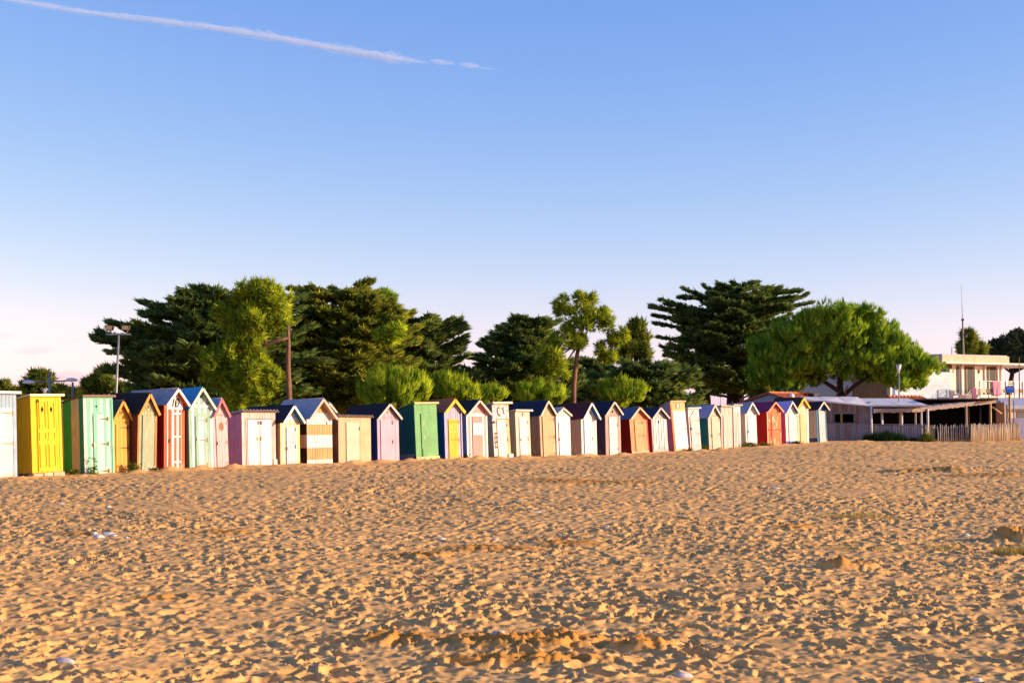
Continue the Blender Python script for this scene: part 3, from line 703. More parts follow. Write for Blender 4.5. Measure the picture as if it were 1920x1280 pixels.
# 20 beige gable, navy roof
be = P('#ccb08a')
r, w, he, ha, d = hut(20, 'beige boarded hut with matching door under a dark navy roof, beside the small white gable', be, P('#9a8578'), flat('#19233a', .6), barge=P('#e9d6b8'), oh=.12, roof_style='shingle')
make_door(r, .13, .72, -.1, 1.5, P('#cfb07e'), 7, hinges=(.92, .5, .1), hinge_mat=P('#a48660'), hinge_len=.4); rail(r, .0, w, 1.53, .04, be); box('door_dark_line', .115, .128, -.006, -.0006, -.1, 1.5, BLACK, r)  # black strip stands in for the shadow along the door's left edge
# 21 small white gable
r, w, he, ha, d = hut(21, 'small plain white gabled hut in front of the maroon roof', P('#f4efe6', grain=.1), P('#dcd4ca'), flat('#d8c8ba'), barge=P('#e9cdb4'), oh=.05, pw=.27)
make_door(r, .13, .62, -.1, 1.28, P('#f7f3ec', grain=.08), 1, handle=(.02, .75)); hole(r, 'slot', .36, 1.56, .025, RUST); box('door_dark_line', .11, .126, -.006, -.0006, -.1, 1.28, P('#7a5a40'), r)  # narrow brown strip runs along the door's left edge
# 22 maroon roof
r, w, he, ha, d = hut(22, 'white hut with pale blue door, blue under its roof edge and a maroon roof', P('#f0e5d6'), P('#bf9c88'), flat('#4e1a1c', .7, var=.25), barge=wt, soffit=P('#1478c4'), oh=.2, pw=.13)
make_door(r, .16, .62, -.1, 1.4, P('#bcd6e8', '#dde4e6', .3), 4, hinges=(.96, .5, .06), hinge_mat=P('#9aa5ad', key='hz'), hinge_len=.05); prism_xz('gable_panel', [(.08, he + .02), (w - .1, he + .02), (w / 2, ha - .08)], -.008, -.0006, P('#e9e6e2'), r)
for (a, b, c) in ((.33, 1.64, .035), (.58, 1.64, .035), (.4, 1.81, .022), (.51, 1.81, .022)): hole(r, 'round', a, b, c, y=-.012)
box('corner_board', -.012, .02, -.014, -.0005, -.1, he - .02, P('#8fa8c4'), r)
# 23 taupe
tp = P('#b79f94')
r, w, he, ha, d = hut(23, 'taupe boarded hut with white door and an oval vent, dark violet side and navy roof', tp, P('#433e62', '#8a7a6a', .18), flat('#161c2c', .65), barge=P('#e6ccb8'), oh=.12)
make_door(r, .2, .66, -.1, 1.5, P('#f3ece2'), 6, hinges=(.8, .2), hinge_mat=RUST, hinge_len=.04); hole(r, 'round', .44, 1.72, .045)
# 24 red side, orange wood
ow = P('#e89a66', '#e07a44', .4)
r, w, he, ha, d = hut(24, 'orange wood hut with dark red side and grey-blue roof', ow, P('#b4120c'), flat('#5a6579', .6), barge=P('#f0c79c'), soffit=P('#e05a24'), oh=.14)
make_door(r, .26, .72, .05, 1.38, P('#ecaa74', '#e2864e', .35), 6, hinges=(.9, .5), hinge_mat=P('#c0703c', '#7a4a2a', .4, key='oh'), hinge_len=.7); hole(r, 'round', .5, 1.66, .03, RUST); rail(r, .0, w, -.1, .2, P('#f2c493')); box('corner_board', w - .03, w + .006, -.012, -.0005, -.1, he - .02, P('#d0322e'), r)
# 25 grey with white boards
gy = P('#c3bab0', '#a8a098', .3)
r, w, he, ha, d = hut(25, 'weathered grey hut with wide white vertical boards and navy roof', gy, P('#c23a58'), flat('#222d42', .6), barge=P('#cfc6ba'), soffit=P('#16304e'), oh=.14)
for k in range(5): box('batten', .1 + .16 * k, .22 + .16 * k, -.018, -.0006, .22 + .04 * (k % 2), 1.44, P('#f2ece4', '#c9bfb2', .2, key='bt'), r)
hole(r, 'oval', .42, 1.3, .07, y=-.024); hole(r, 'diamond', .45, 1.7, .035); rail(r, .0, w, -.1, .2, P('#bfb9b2', '#8f8a86', .4))
for x0 in (.05, .74): box('patch_board', x0, x0 + .18, -.024, -.019, .12, .4, P('#f0e6da'), r)
# 26 flowers
r, w, he, ha, d = hut(26, 'tall white double-door hut with painted flowers and orange corner, leaning back', P('#f3c07e', '#f2e6cc', .35), P('#b7aabf'), flat('#b3a3a8'), kind='M', barge=P('#e9b98a'), oh=.05, drop=.45, pw=.1, overx=.03)
box('corner_board', -.012, .06, -.02, -.0005, -.1, he - .1, P('#f58a22'), r)
for x0, x1 in ((.08, .47), (.48, .87)):
    dd = make_door(r, x0, x1, .05, 1.68, P('#f8f3ea', grain=.08), 1)
    for k in range(7):
        cx, cz, rr = random.uniform(x0 + .06, x1 - .04), 1.05 + .3 * math.sin(k * 2.1 + x0 * 3) , random.choice((.022, .03, .04))
        prism_xz('flower', shape('round', cx, cz, rr), -.0345 - .0004 * k, -.0325, P(random.choice(('#f0b878', '#d9a05a', '#b98cc0', '#f4cba8', '#a9653a'))), dd)
rail(r, .06, .89, 1.69, .05, P('#f6c98c')); rail(r, .0, w, -.1, .14, P('#f5b81e'))
hole(r, 'square', .46, 1.92, .075, P('#f6efe6'), y=-.01, name='window_pane'); boxes('window_frame', [(.36, .385, -.02, -.0006, 1.82, 2.02), (.535, .56, -.02, -.0006, 1.82, 2.02), (.36, .56, -.02, -.0006, 2.0, 2.025)], P('#d98a3a'), r)
# 27 narrow grey arched
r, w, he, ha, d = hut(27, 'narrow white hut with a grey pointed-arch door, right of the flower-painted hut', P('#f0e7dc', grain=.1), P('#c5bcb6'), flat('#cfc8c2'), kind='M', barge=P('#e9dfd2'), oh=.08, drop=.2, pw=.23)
dd = prism_xz('door', [(.08, -.1), (.62, -.1), (.62, 1.45), (.35, 1.76), (.08, 1.45)], -.03, -.0006, P('#cdc8c6', grain=.08), r)
for z in (.2, .75, 1.3): prism_xz('hinge', [(.35, z - .008), (.62, z - .02), (.62, z + .02), (.35, z + .008)], -.04, -.031, P('#b09c8a', key='h27'), dd)
box('latch', .08, .13, -.05, -.031, .9, 1.02, IRON, dd); box('door_dark_line', .068, .079, -.006, -.0006, -.1, 1.45, BLACK, r)  # shadow beside the door is drawn as a black strip
# 28 teal side
r, w, he, ha, d = hut(28, 'cream boarded hut with teal side and pale lavender-blue roof', P('#dccdb0'), P('#0b6e7c'), flat('#959ab2', .6), barge=P('#e9dcc4'), soffit=P('#5a5a5a'), oh=.1)
make_door(r, .2, .66, -.1, 1.5, P('#ddd0b6'), 7, hinges=(.9, .5, .1), hinge_mat=P('#c0b49a', key='h28'), hinge_len=.05, handle=(.02, .75)); rail(r, .18, .6, 1.51, .012, P('#8a7a60'))
# 29, 30 pair of flat-roofed huts
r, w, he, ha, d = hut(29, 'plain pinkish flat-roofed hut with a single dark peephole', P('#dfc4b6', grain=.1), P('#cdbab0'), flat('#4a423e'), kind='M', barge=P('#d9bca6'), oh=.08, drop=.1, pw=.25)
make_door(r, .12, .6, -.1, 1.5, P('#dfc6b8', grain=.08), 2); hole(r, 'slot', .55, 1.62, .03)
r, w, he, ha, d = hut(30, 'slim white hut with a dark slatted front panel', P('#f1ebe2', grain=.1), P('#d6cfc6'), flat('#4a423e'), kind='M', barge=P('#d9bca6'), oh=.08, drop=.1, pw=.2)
for k in range(4): box('slat_gap', .07 + .09 * k, .095 + .09 * k, -.006, -.0006, .05, 1.65, P('#9a8a76'), r)
# 31 white with three slots
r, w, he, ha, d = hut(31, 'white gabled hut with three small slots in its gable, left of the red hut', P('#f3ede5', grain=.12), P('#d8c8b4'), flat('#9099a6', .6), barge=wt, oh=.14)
for k in range(3): hole(r, 'slot', .3 + .08 * k, 1.66, .035, P('#b8a48e'))
make_door(r, .12, .6, -.1, 1.44, P('#f4efe8'), 5, handle=(.05, .75))
# 32 red
r, w, he, ha, d = hut(32, 'red hut with worn orange wood front and crimson roof', P('#e8703a', '#f0c08c', .5, scale=4), P('#d9160c'), flat('#8e1046', .55), barge=P('#f2a87a'), soffit=P('#e0391c'), oh=.14)
box('corner_board', -.012, .05, -.014, -.0005, -.1, he - .03, P('#f0b98a'), r); make_door(r, .3, .74, -.02, 1.45, P('#ea7c42', '#f2c898', .5, scale=4), 5); hole(r, 'round', .7, 1.55, .03, RUST)
rail(r, .05, w, .72, .05, P('#c23414', '#e8935a', .4), y=-.036)
# 33 blue and white
r, w, he, ha, d = hut(33, 'white hut with blue base and blue roof soffit, pink side and pale lilac roof', banded('#f2ece8', '#2a6cb8', [(-.2, .12)], 'h33'), P('#e58fa9'), flat('#b2b6e2', .6), barge=P('#f0e2d6'), soffit=P('#1d4f9e'), oh=.14)
make_door(r, .2, .56, .0, 1.5, banded('#f2ece8', '#2a6cb8', [(-.2, .12)], 'h33'), 4); rail(r, .1, .6, 1.51, .012, P('#9a8a80'))
# 34 cream with yellow trim
r, w, he, ha, d = hut(34, 'cream hut with yellow roof edge and mossy dark roof, second from the right end', P('#eedfab', '#e6cf8a', .3), P('#e2d6b0'), flat('#38362a', .9, var=.45, nscale=10, bump=.6), barge=P('#f8c81c'), oh=.1, bb=.1)
make_door(r, .18, .56, -.05, 1.42, P('#e9d79a', '#dcc27c', .3), 4); hole(r, 'round', .4, 1.83, .03); box('corner_board', w - .14, w + .004, -.012, -.0005, -.1, he - .05, P('#efe9e2'), r)
# 35 teal trimmed, end of the row
te = P('#176f9a')
r, w, he, ha, d = hut(35, 'teal blue hut with pale grey door at the right end of the row', te, [banded('#c9bdb4', '#124f8a', [(-.2, .22)], 'h35')], flat('#351619', .7), barge=P('#e9ddd0'), oh=.2)
make_door(r, .14, .58, -.1, 1.55, P('#d3cccb', grain=.1), 5); prism_xz('gable_panel', [(.02, he - .02), (.3, he + .2), (.36, ha - .1), (.06, he - .02)], -.008, -.0006, P('#efe6da'), r)

# ------------------------------------------------------------------ club building behind the stone pine
YAW = 30.0
org = at(1782, 767, 98.0); org.z = 0
club = thing('club_house', 'pale two-storey building with flat roof and balcony behind the umbrella pine', 'building', org, (0, 0, R(YAW)))
CREAM = flat('#e2d5c4', .8, var=.12, nscale=1.2); SHWHITE = flat('#d3d2d6', .85, var=.1); BROWN = flat('#9c7a58', .9, var=.2)
SLATB = P('#c9dbe6', grain=.12); FASC = flat('#cdb594', .85, var=.35, nscale=4)
GLASS = flat('#161a14', .45, spec=.12); CURT = flat('#8f8c78', .8, var=.3, nscale=6); STEEL = flat('#b8b0a8', .4, .5); DARKM = flat('#4a4440', .5, .4)
NAVY = flat('#1d4c94', .6)
box('wall', -5.6, 0, .02, 5, 0, 4.3, SHWHITE, club)
box('side_wall', -5.62, -5.602, 0.3, 3.6, 0, 4.31, BROWN, club)
box('side_wall', -5.61, -5.601, 3.6, 12.4, 0, 4.1, SHWHITE, club)
box('wall', -5.6, 0, 5, 12.4, 0, 4.1, SHWHITE, club)
box('corner_post', -5.64, -5.45, -.02, .3, 0, 4.32, CREAM, club)
box('corner_post', -5.448, -5.2, -.03, .3, 0, 4.30, NAVY, club)
for k in range(18): box('cladding_board', -5.198, -.02, -.012 - .004 * (k % 2), .019, .3 + .222 * k, .512 + .222 * k, SLATB, club)
box('corner_post', -.019, .22, -.02, .3, 0, 4.84, CREAM, club)
# upper wing
box('wall', .221, 5.3, .1, 5, 2.75, 4.86, CREAM, club)
box('wall', .221, 12, .9, 5, 0, 2.55, flat('#cfd6de', .8), club)
box('roof', -1.3, 5.3, -.55, 5.2, 4.98, 5.45, FASC, club)
box('roof_edge', -1.3, 12.0, -.9, 5.0, 4.862, 4.978, CREAM, club)
box('roof_covering', -1.2, 5.2, -.45, 5.1, 5.452, 5.52, flat('#a9a8b4', .7), club)
for k in range(2): box('clerestory_window', -1.0 + .62 * k, -.45 + .62 * k, -.03, -.021, 4.5, 4.8, GLASS, club)
for (x0, x1) in ((.75, 1.0), (1.55, 2.35), (3.75, 4.65)):
    f = box('window', x0, x1, .06, .098, 2.8, 4.75, DARKM, club)
    box('pane', x0 + .04, x1 - .04, .05, .059, 2.86, 4.7, GLASS, f)
    if x1 - x0 > .5:
        for q in (.12,): box('curtain', x0 + q * (x1 - x0), x0 + (q + .12) * (x1 - x0), .035, .048, 2.9, 4.66, CURT, f)
for x0 in (.3, 2.9): box('wall_lamp', x0, x0 + .1, .02, .098, 4.25, 4.5, P('#8a6a42'), club)
for x0 in (1.15, 2.45, 3.45, 4.75, 5.12): box('pilaster', x0, x0 + .12, -.0, .0995, 2.76, 4.86, CREAM, club)
# balcony
box('balcony_floor', .9, 12, -1.7, .0995, 2.55, 2.748, CREAM, club)
box('balcony_wall', .95, 12, -1.62, -1.58, 2.9, 3.15, flat('#c9b298', .8), club)
for k in range(13): box('railing_post', 1.0 + .85 * k, 1.05 + .85 * k, -1.72, -1.66, 2.5, 3.68, DARKM, club)
for k in range(5): box('railing_bar', .95, 12, -1.655, -1.63, 3.2 + .115 * k, 3.23 + .115 * k, STEEL, club)
for k in range(7): box('column', 1.2 + 1.5 * k, 1.42 + 1.5 * k, -1.4, -1.2, 0, 2.548, CREAM, club)
for k in range(5): box('lower_window', 1.6 + 1.5 * k, 2.5 + 1.5 * k, .86, .898, 1.1, 2.2, NAVY, club)
# stair
for k in range(9): box('stair_tread', .6 - .26 * k, .88 - .26 * k, -1.65, -.75, 2.45 - .19 * k, 2.52 - .19 * k, flat('#c8b79c'), club)
prism_xz('stair_stringer', [(-1.6, .7), (-1.35, .7), (.95, 2.42), (.95, 2.7)], -1.72, -1.66, CREAM, club)
L = [([(-1.55, -1.7, 1.0 + .3 + .18 * q), (.95, -1.7, 2.75 + .28 + .18 * q)], .014) for q in range(4)]
L += [([(-1.55 + .42 * k, -1.7, .85 + .29 * k), (-1.55 + .42 * k, -1.7, 1.9 + .29 * k)], .014) for k in range(7)]
tubes('stair_railing', L, STEEL, club)
prism_xz('stair_panel', [(-2.5, .9), (-1.6, .9), (-.9, 1.9), (-1.5, 1.9)], -1.5, -1.47, NAVY, club)
L = [([(-3.3 + .9 * k, -.5, .6 + .55 * k * .6), (-3.3 + .9 * k, -.5, 2.0 + .5 * k * .6)], .015) for k in range(5)] + [([(-3.3, -.5, 1.2 + .3 * q), (.3, -.5, 2.6 + .3 * q)], .013) for q in range(3)]
tubes('ramp_railing', L, flat('#6f8fb8', .5), club)

def cloth(name, label, p, w, h, mat, ry, cat):
    V, F = [], []; nx, nz = 10, 12
    for j in range(nz + 1):
        for i in range(nx + 1):
            V.append((w * (i / nx - .5) * (1 - .12 * j / nz), .05 * math.sin(i * 1.3 + j * .3) * j / nz, -h * j / nz))
    for j in range(nz):
        for i in range(nx):
            a = j * (nx + 1) + i; F.append((a, a + 1, a + nx + 2, a + nx + 1))
    o = link(name, mesh(name, V, F), mat, None, True); o.location = p; o.rotation_euler = (0, 0, ry)
    md = o.modifiers.new('thick', 'SOLIDIFY'); md.thickness = .012
    return tag(o, label, cat)
PINK = flat('#b98096', .9, var=.3, nscale=5)
q = Matrix.Rotation(R(YAW), 4, 'Z')
cloth('towel', 'pink towel hanging over the balcony railing', org + (q @ Vector((2.6, -1.76, 3.68))), .85, 1.0, PINK, R(YAW), 'towel')
bn = cloth('banner', 'narrow mauve feather banner standing at the foot of the balcony stair', org + (q @ Vector((-.1, -2.2, 3.2))), .45, 1.5, flat('#7d4f68', .9, var=.25), R(YAW), 'banner')

# ------------------------------------------------------------------ tiled houses
TILE_M = flat('#a85a3c', .85, var=.3, nscale=7); RIDGE_M = flat('#d08a48', .85, var=.25, nscale=6)
def tiled_house(label, loc, yaw, L, D, ez, pz, wallm, cols):
    root = thing('tiled_house', label, 'house', loc, (0, 0, R(yaw)))
    prism_yz('wall', [(0, 0), (D, 0), (D, ez), (D / 2, pz - .03), (0, ez)][::-1], 0, L, wallm, root)
    for sgn in (0, 1):
        a = Vector((0, D / 2, pz - ez)); Ls = a.length; u = a / Ls
        if sgn: u = Vector((0, -u.y, u.z))
        e = Vector((-.15, -.12 if not sgn else D + .12, ez)) - u * .02
        n_ = Vector((0, -u.z, u.y)) if not sgn else Vector((0, u.z, -u.y))
        if n_.z < 0: n_ = -n_
        V, F = [], []; m = cols * 4; rows = 8
        for j in range(rows * 2 + 1):
            rowi = j // 2; s = (rowi + (j % 2) * .98) / rows if j < rows * 2 else 1.0
            lift = .03 if j % 2 == 0 else .0
            for i in range(m + 1):
                t = i / m; hgt = .05 * abs(math.sin(math.pi * t * cols)) + (.02 - .02 * (j % 2))
                V.append(e + Vector((1, 0, 0)) * (L + .3) * t + u * (Ls + .12) * s + n_ * (hgt + .01))
        for j in range(rows * 2):
            for i in range(m):
                k = j * (m + 1) + i; F.append((k, k + 1, k + m + 2, k + m + 1))
        o = link('roof', mesh('roof', V, F), TILE_M, root); o['kind'] = 'stuff'
    for k in range(int((L + .3) / .3)):
        x0 = -.15 + k * .3; tube('ridge_tile', [(x0, D / 2, pz + .06), (x0 + .31, D / 2, pz + .05)], [.10, .085], RIDGE_M, root, 8)
    tubes('verge_tile', [([(-.15, -.1, ez + .05), (-.15, D / 2, pz + .06), (-.15, D + .1, ez + .05)], .06)], TILE_M, root)
    return root
p = at(1500, 767, 83.0); p.z = 0
th_ = tiled_house('low grey-blue house with terracotta tiled roof behind the red hut', p, 50, 5.0, 4.0, 2.05, 2.66, flat('#8f9bb2', .9, var=.12), 22)
tube('vent_cap', [(1.2, 1.2, 2.3), (1.2, 1.2, 2.62), (1.2, 1.2, 2.68)], [.16, .16, .05], flat('#e3e3ea'), th_, 12)
box('skylight', 3.4, 4.1, .9, 1.3, 2.5, 2.72, flat('#26242a'), th_)
p = at(1692, 767, 90.0); p.z = 0
tiled_house('small shed roofed with dark terracotta tiles beside the club stair', p, 22, 2.5, 2.6, 2.05, 2.5, flat('#8a7a6c', .9), 12)

# ------------------------------------------------------------------ beach restaurant
GREYW = P('#a8948c', '#85726a', .3, grain=.4); GREYW2 = P('#b8abae', '#94878c', .3, grain=.4); BRWN = P('#987868', '#755a4a', .3, grain=.45)
ROOFW = flat('#dcd7cf', .55, var=.08); THATCH = flat('#a8968a', 1.0, var=.55, nscale=22, bump=1.0); WPOST = P('#ebe6e0')
def bz(x, y): return -.12
fa = at(1545, 829, 75.0); fb = at(1735, 827, 74.0)
rest = thing('beach_restaurant', 'weathered plank beach restaurant with white sheet roof and thatched awning', 'restaurant', (fa.x, fa.y, 0), (0, 0, math.atan2(fb.y - fa.y, fb.x - fa.x)))
inv = Matrix.Rotation(-rest.rotation_euler.z, 4, 'Z') @ Matrix.Translation(-Vector((fa.x, fa.y, 0)))
def lp(x, y, Y): return inv @ at(x, y, Y)
# upper plank wall with window opening, top follows the sloping roof
xL, xC = lp(1545, 800, 75.2).x, lp(1633, 800, 74.9).x
zt = lambda x: np.interp(x, [xL, xC], [2.16, 1.86])
n = 16; bw = (xC - xL) / n
wx0, wx1, wz0, wz1 = lp(1565, 795, 75.3).x, lp(1600, 795, 75.6).x, 1.06, 1.52
for k in range(n):
    x0, x1 = xL + k * bw + .008, xL + (k + 1) * bw - .008
    dy = random.uniform(0, .012)
    if x1 > wx0 and x0 < wx1:
        prism_xz('plank', [(x0, wz1), (x1, wz1), (x1, zt(x1)), (x0, zt(x0))], .30 + dy, .33, random.choice((GREYW, BRWN)), rest)
        box('plank', x0, x1, .30 + dy, .33, -.2, wz0, random.choice((GREYW, BRWN)), rest)
    else:
        prism_xz('plank', [(x0, -.2), (x1, -.2), (x1, zt(x1)), (x0, zt(x0))], .30 + dy, .33, random.choice((GREYW, BRWN)), rest)
prism_xz('wall', [(xL, -.2), (wx0, -.2), (wx0, zt(wx0)), (xL, zt(xL))], .332, .36, BRWN, rest)
prism_xz('wall', [(wx1, -.2), (xC, -.2), (xC, zt(xC)), (wx1, zt(wx1))], .332, .36, BRWN, rest)
prism_xz('wall', [(wx0, wz1), (wx1, wz1), (wx1, zt(wx1)), (wx0, zt(wx0))], .333, .361, BRWN, rest)
box('wall', wx0, wx1, .333, .361, -.2, wz0, BRWN, rest)
for b in ((wx0 - .04, wx1 + .04, .27, .298, wz1 - .02, wz1 + .1), (wx0 - .05, wx0, .27, .298, wz0, wz1 - .021), (wx1, wx1 + .05, .27, .298, wz0, wz1 - .021)): box('window_frame', *b, P('#8f837e'), rest)
box('window_mullion', wx0 + .3, wx0 + .4, .30, .34, wz0, wz1, P('#d89a3a'), rest)
# counter-height plank fence in front
xe = lp(1738, 800, 74.0).x
nf = 46; fw = (xe - xL) / nf
for k in range(nf):
    x0 = xL + k * fw
    box('plank', x0 + .012, x0 + fw - .012, random.uniform(.0, .035), .05, -.2, .93 + random.uniform(-.012, .012), random.choice((GREYW2, GREYW2, GREYW)), rest)
box('fence_rail', xL, xe, .052, .10, .80, .88, BRWN, rest); box('counter_top', xL, xe, -.03, .14, .945, .975, GREYW2, rest)
# structure behind
X2 = lp(1870, 800, 76).x
box('back_wall', xL, X2, 6.0, 6.1, -.2, 2.3, flat('#1d1714', .95, var=.3), rest)  # near-black colour paints in the darkness of the interior
box('side_wall', X2, X2 + .06, 3.6, 6.1, -.2, 2.3, flat('#4a3a2e', .9), rest)  # wall added on the open right side to keep sun out
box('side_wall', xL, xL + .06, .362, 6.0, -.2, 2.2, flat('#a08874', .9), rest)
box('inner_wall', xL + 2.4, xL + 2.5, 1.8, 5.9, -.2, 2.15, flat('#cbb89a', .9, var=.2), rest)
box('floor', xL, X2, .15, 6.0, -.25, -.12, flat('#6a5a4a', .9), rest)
# sheet roof, rises to the back
def roof_quad(name, pts, t, mat):
    P_ = [Vector(q) for q in pts]; V = P_ + [q + Vector((0, 0, t)) for q in P_]
    return link(name, mesh(name, V, BOXF), mat, rest)
xm = lp(1742, 760, 74.2).x
nS = 6
for k in range(nS):
    a0 = xC - .05 + (xm - xC + .05) * k / nS; a1 = xC - .05 + (xm - xC + .05) * (k + 1) / nS - .02
    roof_quad('roof_sheet', [(a0, -.12, 1.90 + .01 * (k % 2)), (a1, -.12, 1.90 + .01 * (k % 2)), (a1 - .6, 6.2, 2.34), (a0 - .6, 6.2, 2.34)], .03, ROOFW)
for k in range(3):
    a0 = xL - .9 + (xC - .1 - xL + .9) * k / 3; a1 = xL - .9 + (xC - .1 - xL + .9) * (k + 1) / 3 - .02
    roof_quad('roof_sheet', [(a0, .12, np.interp(a0, [xL, xC], [2.19, 1.90])), (a1, .12, np.interp(a1, [xL, xC], [2.19, 1.90])), (a1 - .3, 6.2, 2.42), (a0 - .3, 6.2, 2.44)], .03, ROOFW)
roof_quad('roof_fascia', [(xL - .9, .06, 2.20), (xC, -.14, 1.885), (xC, -.11, 1.885), (xL - .9, .09, 2.20)], .06, flat('#d2cfcb', .5))
box('roof_fascia', xC, xm, -.16, -.13, 1.885, 1.97, WPOST, rest)
tube('white_post', [(xC, -.16, -.1), (xC, -.15, 1.88)], .055, WPOST, rest, 8)
# thatched awning running to the right
xa, xb_ = xC + .1, X2
V, F = [], []; nA = 60
for i in range(nA + 1):
    s = i / nA; x = xa + (xb_ - xa) * s
    zc = np.interp(s, [0, .35, 1], [1.70, 1.76, 2.22]) + .006 * math.sin(i * 1.1) + random.uniform(-.012, .012); yo = np.interp(s, [0, .3, 1], [-.05, .25, 3.3])
    for (dy, dz) in ((-.25, -.14 + random.uniform(-.02, .02)), (-.27, .05), (.2, .11), (2.2, .16), (2.2, .02), (.2, -.08)):
        V.append((x, yo + dy, zc + dz))
for i in range(nA):
    for k in range(6):
        k2 = (k + 1) % 6; F.append((i * 6 + k, (i + 1) * 6 + k, (i + 1) * 6 + k2, i * 6 + k2))
F += [tuple(range(6)), tuple(range(nA * 6 + 5, nA * 6 - 1, -1))]
link('thatch_awning', mesh('thatch_awning', V, F), THATCH, rest)
box('roof', xm, X2, 2.3, 6.1, 2.26, 2.32, flat('#6b5444', .9), rest)
for (px_, Yd, m_) in ((1653, 75.0, WPOST), (1690, 74.8, WPOST), (1716, 74.7, P('#b8a488')), (1727, 74.7, WPOST), (1739, 74.7, WPOST), (1813, 75.2, P('#cfae7c')), (1860, 75.6, P('#cfae7c')), (1886, 76.0, P('#cfae7c'))):
    q_ = lp(px_, 800, Yd); tube('post', [(q_.x, np.interp(px_, [1650, 1740, 1886], [.1, .5, 3.4]), -.1), (q_.x, np.interp(px_, [1650, 1740, 1886], [.1, .5, 3.4]), np.interp(px_, [1650, 1740, 1886], [1.66, 1.78, 2.15]))], .06, m_, rest, 8)
qa, qb = lp(1860, 760, 75.6), lp(1874, 770, 75.8)
tube('brace', [(qa.x + .05, 2.95, 1.9), (qa.x + .6, 3.2, 1.5)], .045, P('#cfae7c'), rest, 6)
box('inner_panel', lp(1852, 800, 80).x, lp(1872, 800, 80).x, 4.6, 4.66, -.1, 2.1, P('#c08a5a'), rest)

# paling fence and gate, forward of the awning
def palings(name, label, pa, pb, n_, h, r0, mats, rails, cat, gap=1.0):
    d_ = (pb - pa); yaw = math.atan2(d_.y, d_.x); Lx = d_.length
    root = thing(name, label, cat, (pa.x, pa.y, 0), (0, 0, yaw))
    for k in range(n_):
        x = Lx * (k + .5) / n_ + random.uniform(-.012, .012); hh = h + random.uniform(-.06, .06); r_ = r0 * random.uniform(.8, 1.15)
        tube('paling', [(x, 0, -.2), (x + random.uniform(-.02, .02), random.uniform(-.015, .015), hh * .5), (x + random.uniform(-.03, .03), random.uniform(-.02, .02), hh)], [r_, r_, r_ * .85], random.choice(mats), root, 7)
    for z in rails: tube('rail', [(0, .07, z), (Lx, .07, z)], .03, mats[0], root, 6)
    return root
PAL = [P('#cdb592', '#a8906e', .4), P('#c2a684', '#8f7858', .4), P('#d8c4a2', '#b39a74', .3)]
PG = [P('#a8988c', '#80726a', .4), P('#b6a698', '#8a7a6c', .4)]
a_, b_ = at(1820, 826, 73.9), at(1912, 822, 77.2); a_.z = b_.z = 0
palings('paling_fence', 'dense sunlit fence of round chestnut palings at the far right', a_, b_, 38, .98, .043, PAL, (.25, .75), 'fence')
a_, b_ = at(1757, 827, 74.0), at(1817, 826, 74.1); a_.z = b_.z = 0
palings('paling_gate', 'gate of spaced grey palings between plank fence and dense paling fence', a_, b_, 15, .93, .036, PG, (.2, .78), 'gate')
a_, b_ = at(1735, 827, 73.9), at(1753, 827, 74.2); a_.z = b_.z = 0
palings('short_paling_fence', 'short panel of pale palings beside the gate', a_, b_, 7, .93, .036, PAL, (.2, .8), 'fence')
# low wall and boat-like store at far right
p = at(1888, 767, 82.0); p.z = 0
wl = box('low_wall', 0, 6, 0, .2, -.2, 1.25, flat('#9a98b0', .9, var=.15)); wl.location = p; wl.rotation_euler = (0, 0, R(8)); tag(wl, 'grey rendered low wall behind the paling fence at the right edge', 'wall')
st_ = thing('storage_shed', 'white and blue roofed store beyond the low wall at the right edge', 'shed', at(1890, 767, 88.0) * 1.0, (0, 0, R(12)))
st_.location.z = 0
box('wall', 0, 5, 0, 3, 0, 1.75, flat('#d8c9b4', .85), st_); prism_yz('roof', [(-.3, 1.76), (3.2, 1.76), (3.2, 2.0), (1.2, 2.45), (-.3, 2.0)][::-1], -.2, 5.2, flat('#a3a9b4', .6), st_)
box('door', .6, 1.5, -.03, -.001, 0, 1.6, flat('#6a6460'), st_); box('window', 2.2, 3.4, -.03, -.001, .7, 1.4, GLASS, st_)

# ------------------------------------------------------------------ lamps, masts, poles
GALV = flat('#8f8b88', .45, .4)
p = at(1687, 795, 77.0)
lm = thing('street_lamp', 'slim street lamp with a cone lantern in front of the umbrella pine', 'street lamp', (p.x, 77.0, 0))
zt_ = at(1686, 700, 77.0).z
tube('pole', [(0, 0, -.1), (0, 0, 1.2), (-.02, 0, zt_)], [.06, .05, .035], GALV, lm, 10)
tube('lantern', [(-.02, 0, zt_), (-.02, 0, zt_ + .46)], [.04, .15], flat('#cfc6c0', .3, spec=.5), lm, 12)
tube('lantern_cap', [(-.02, 0, zt_ + .461), (-.02, 0, zt_ + .51)], [.165, .15], GALV, lm, 12)

Yf = 52.0
p = at(216, 745, Yf); zf = at(221, 628, Yf).z
fl = thing('floodlight_mast', 'tall mast with two floodlights on a crossbar in front of the left cypress', 'floodlight', (p.x, Yf, 0))
tube('pole', [(0, 0, -.1), (.03, 0, 2.2), (.10, 0, zf)], [.055, .048, .035], GALV, fl, 10)
box('crossbar', -.36, .52, -.03, .03, zf, zf + .06, GALV, fl)
for x0 in (-.26, .33):
    tubes('bracket', [([(x0 - .06, 0, zf + .06), (x0 - .06, 0, zf + .17)], .013), ([(x0 + .08, 0, zf + .06), (x0 + .08, 0, zf + .17)], .013)], GALV, fl)
    hd = prism_xz('floodlight_head', [(x0 - .10, zf + .17), (x0 + .12, zf + .17), (x0 + .17, zf + .34), (x0 - .13, zf + .36)], -.12, .14, flat('#5a4634', .5, .2), fl)
    box('lens', x0 - .08, x0 + .13, -.128, -.121, zf + .19, zf + .33, flat('#b89a6a', .3, spec=.5), hd)
Yd = 62.0
p = at(93, 745, Yd); zs = at(93, 697, Yd).z
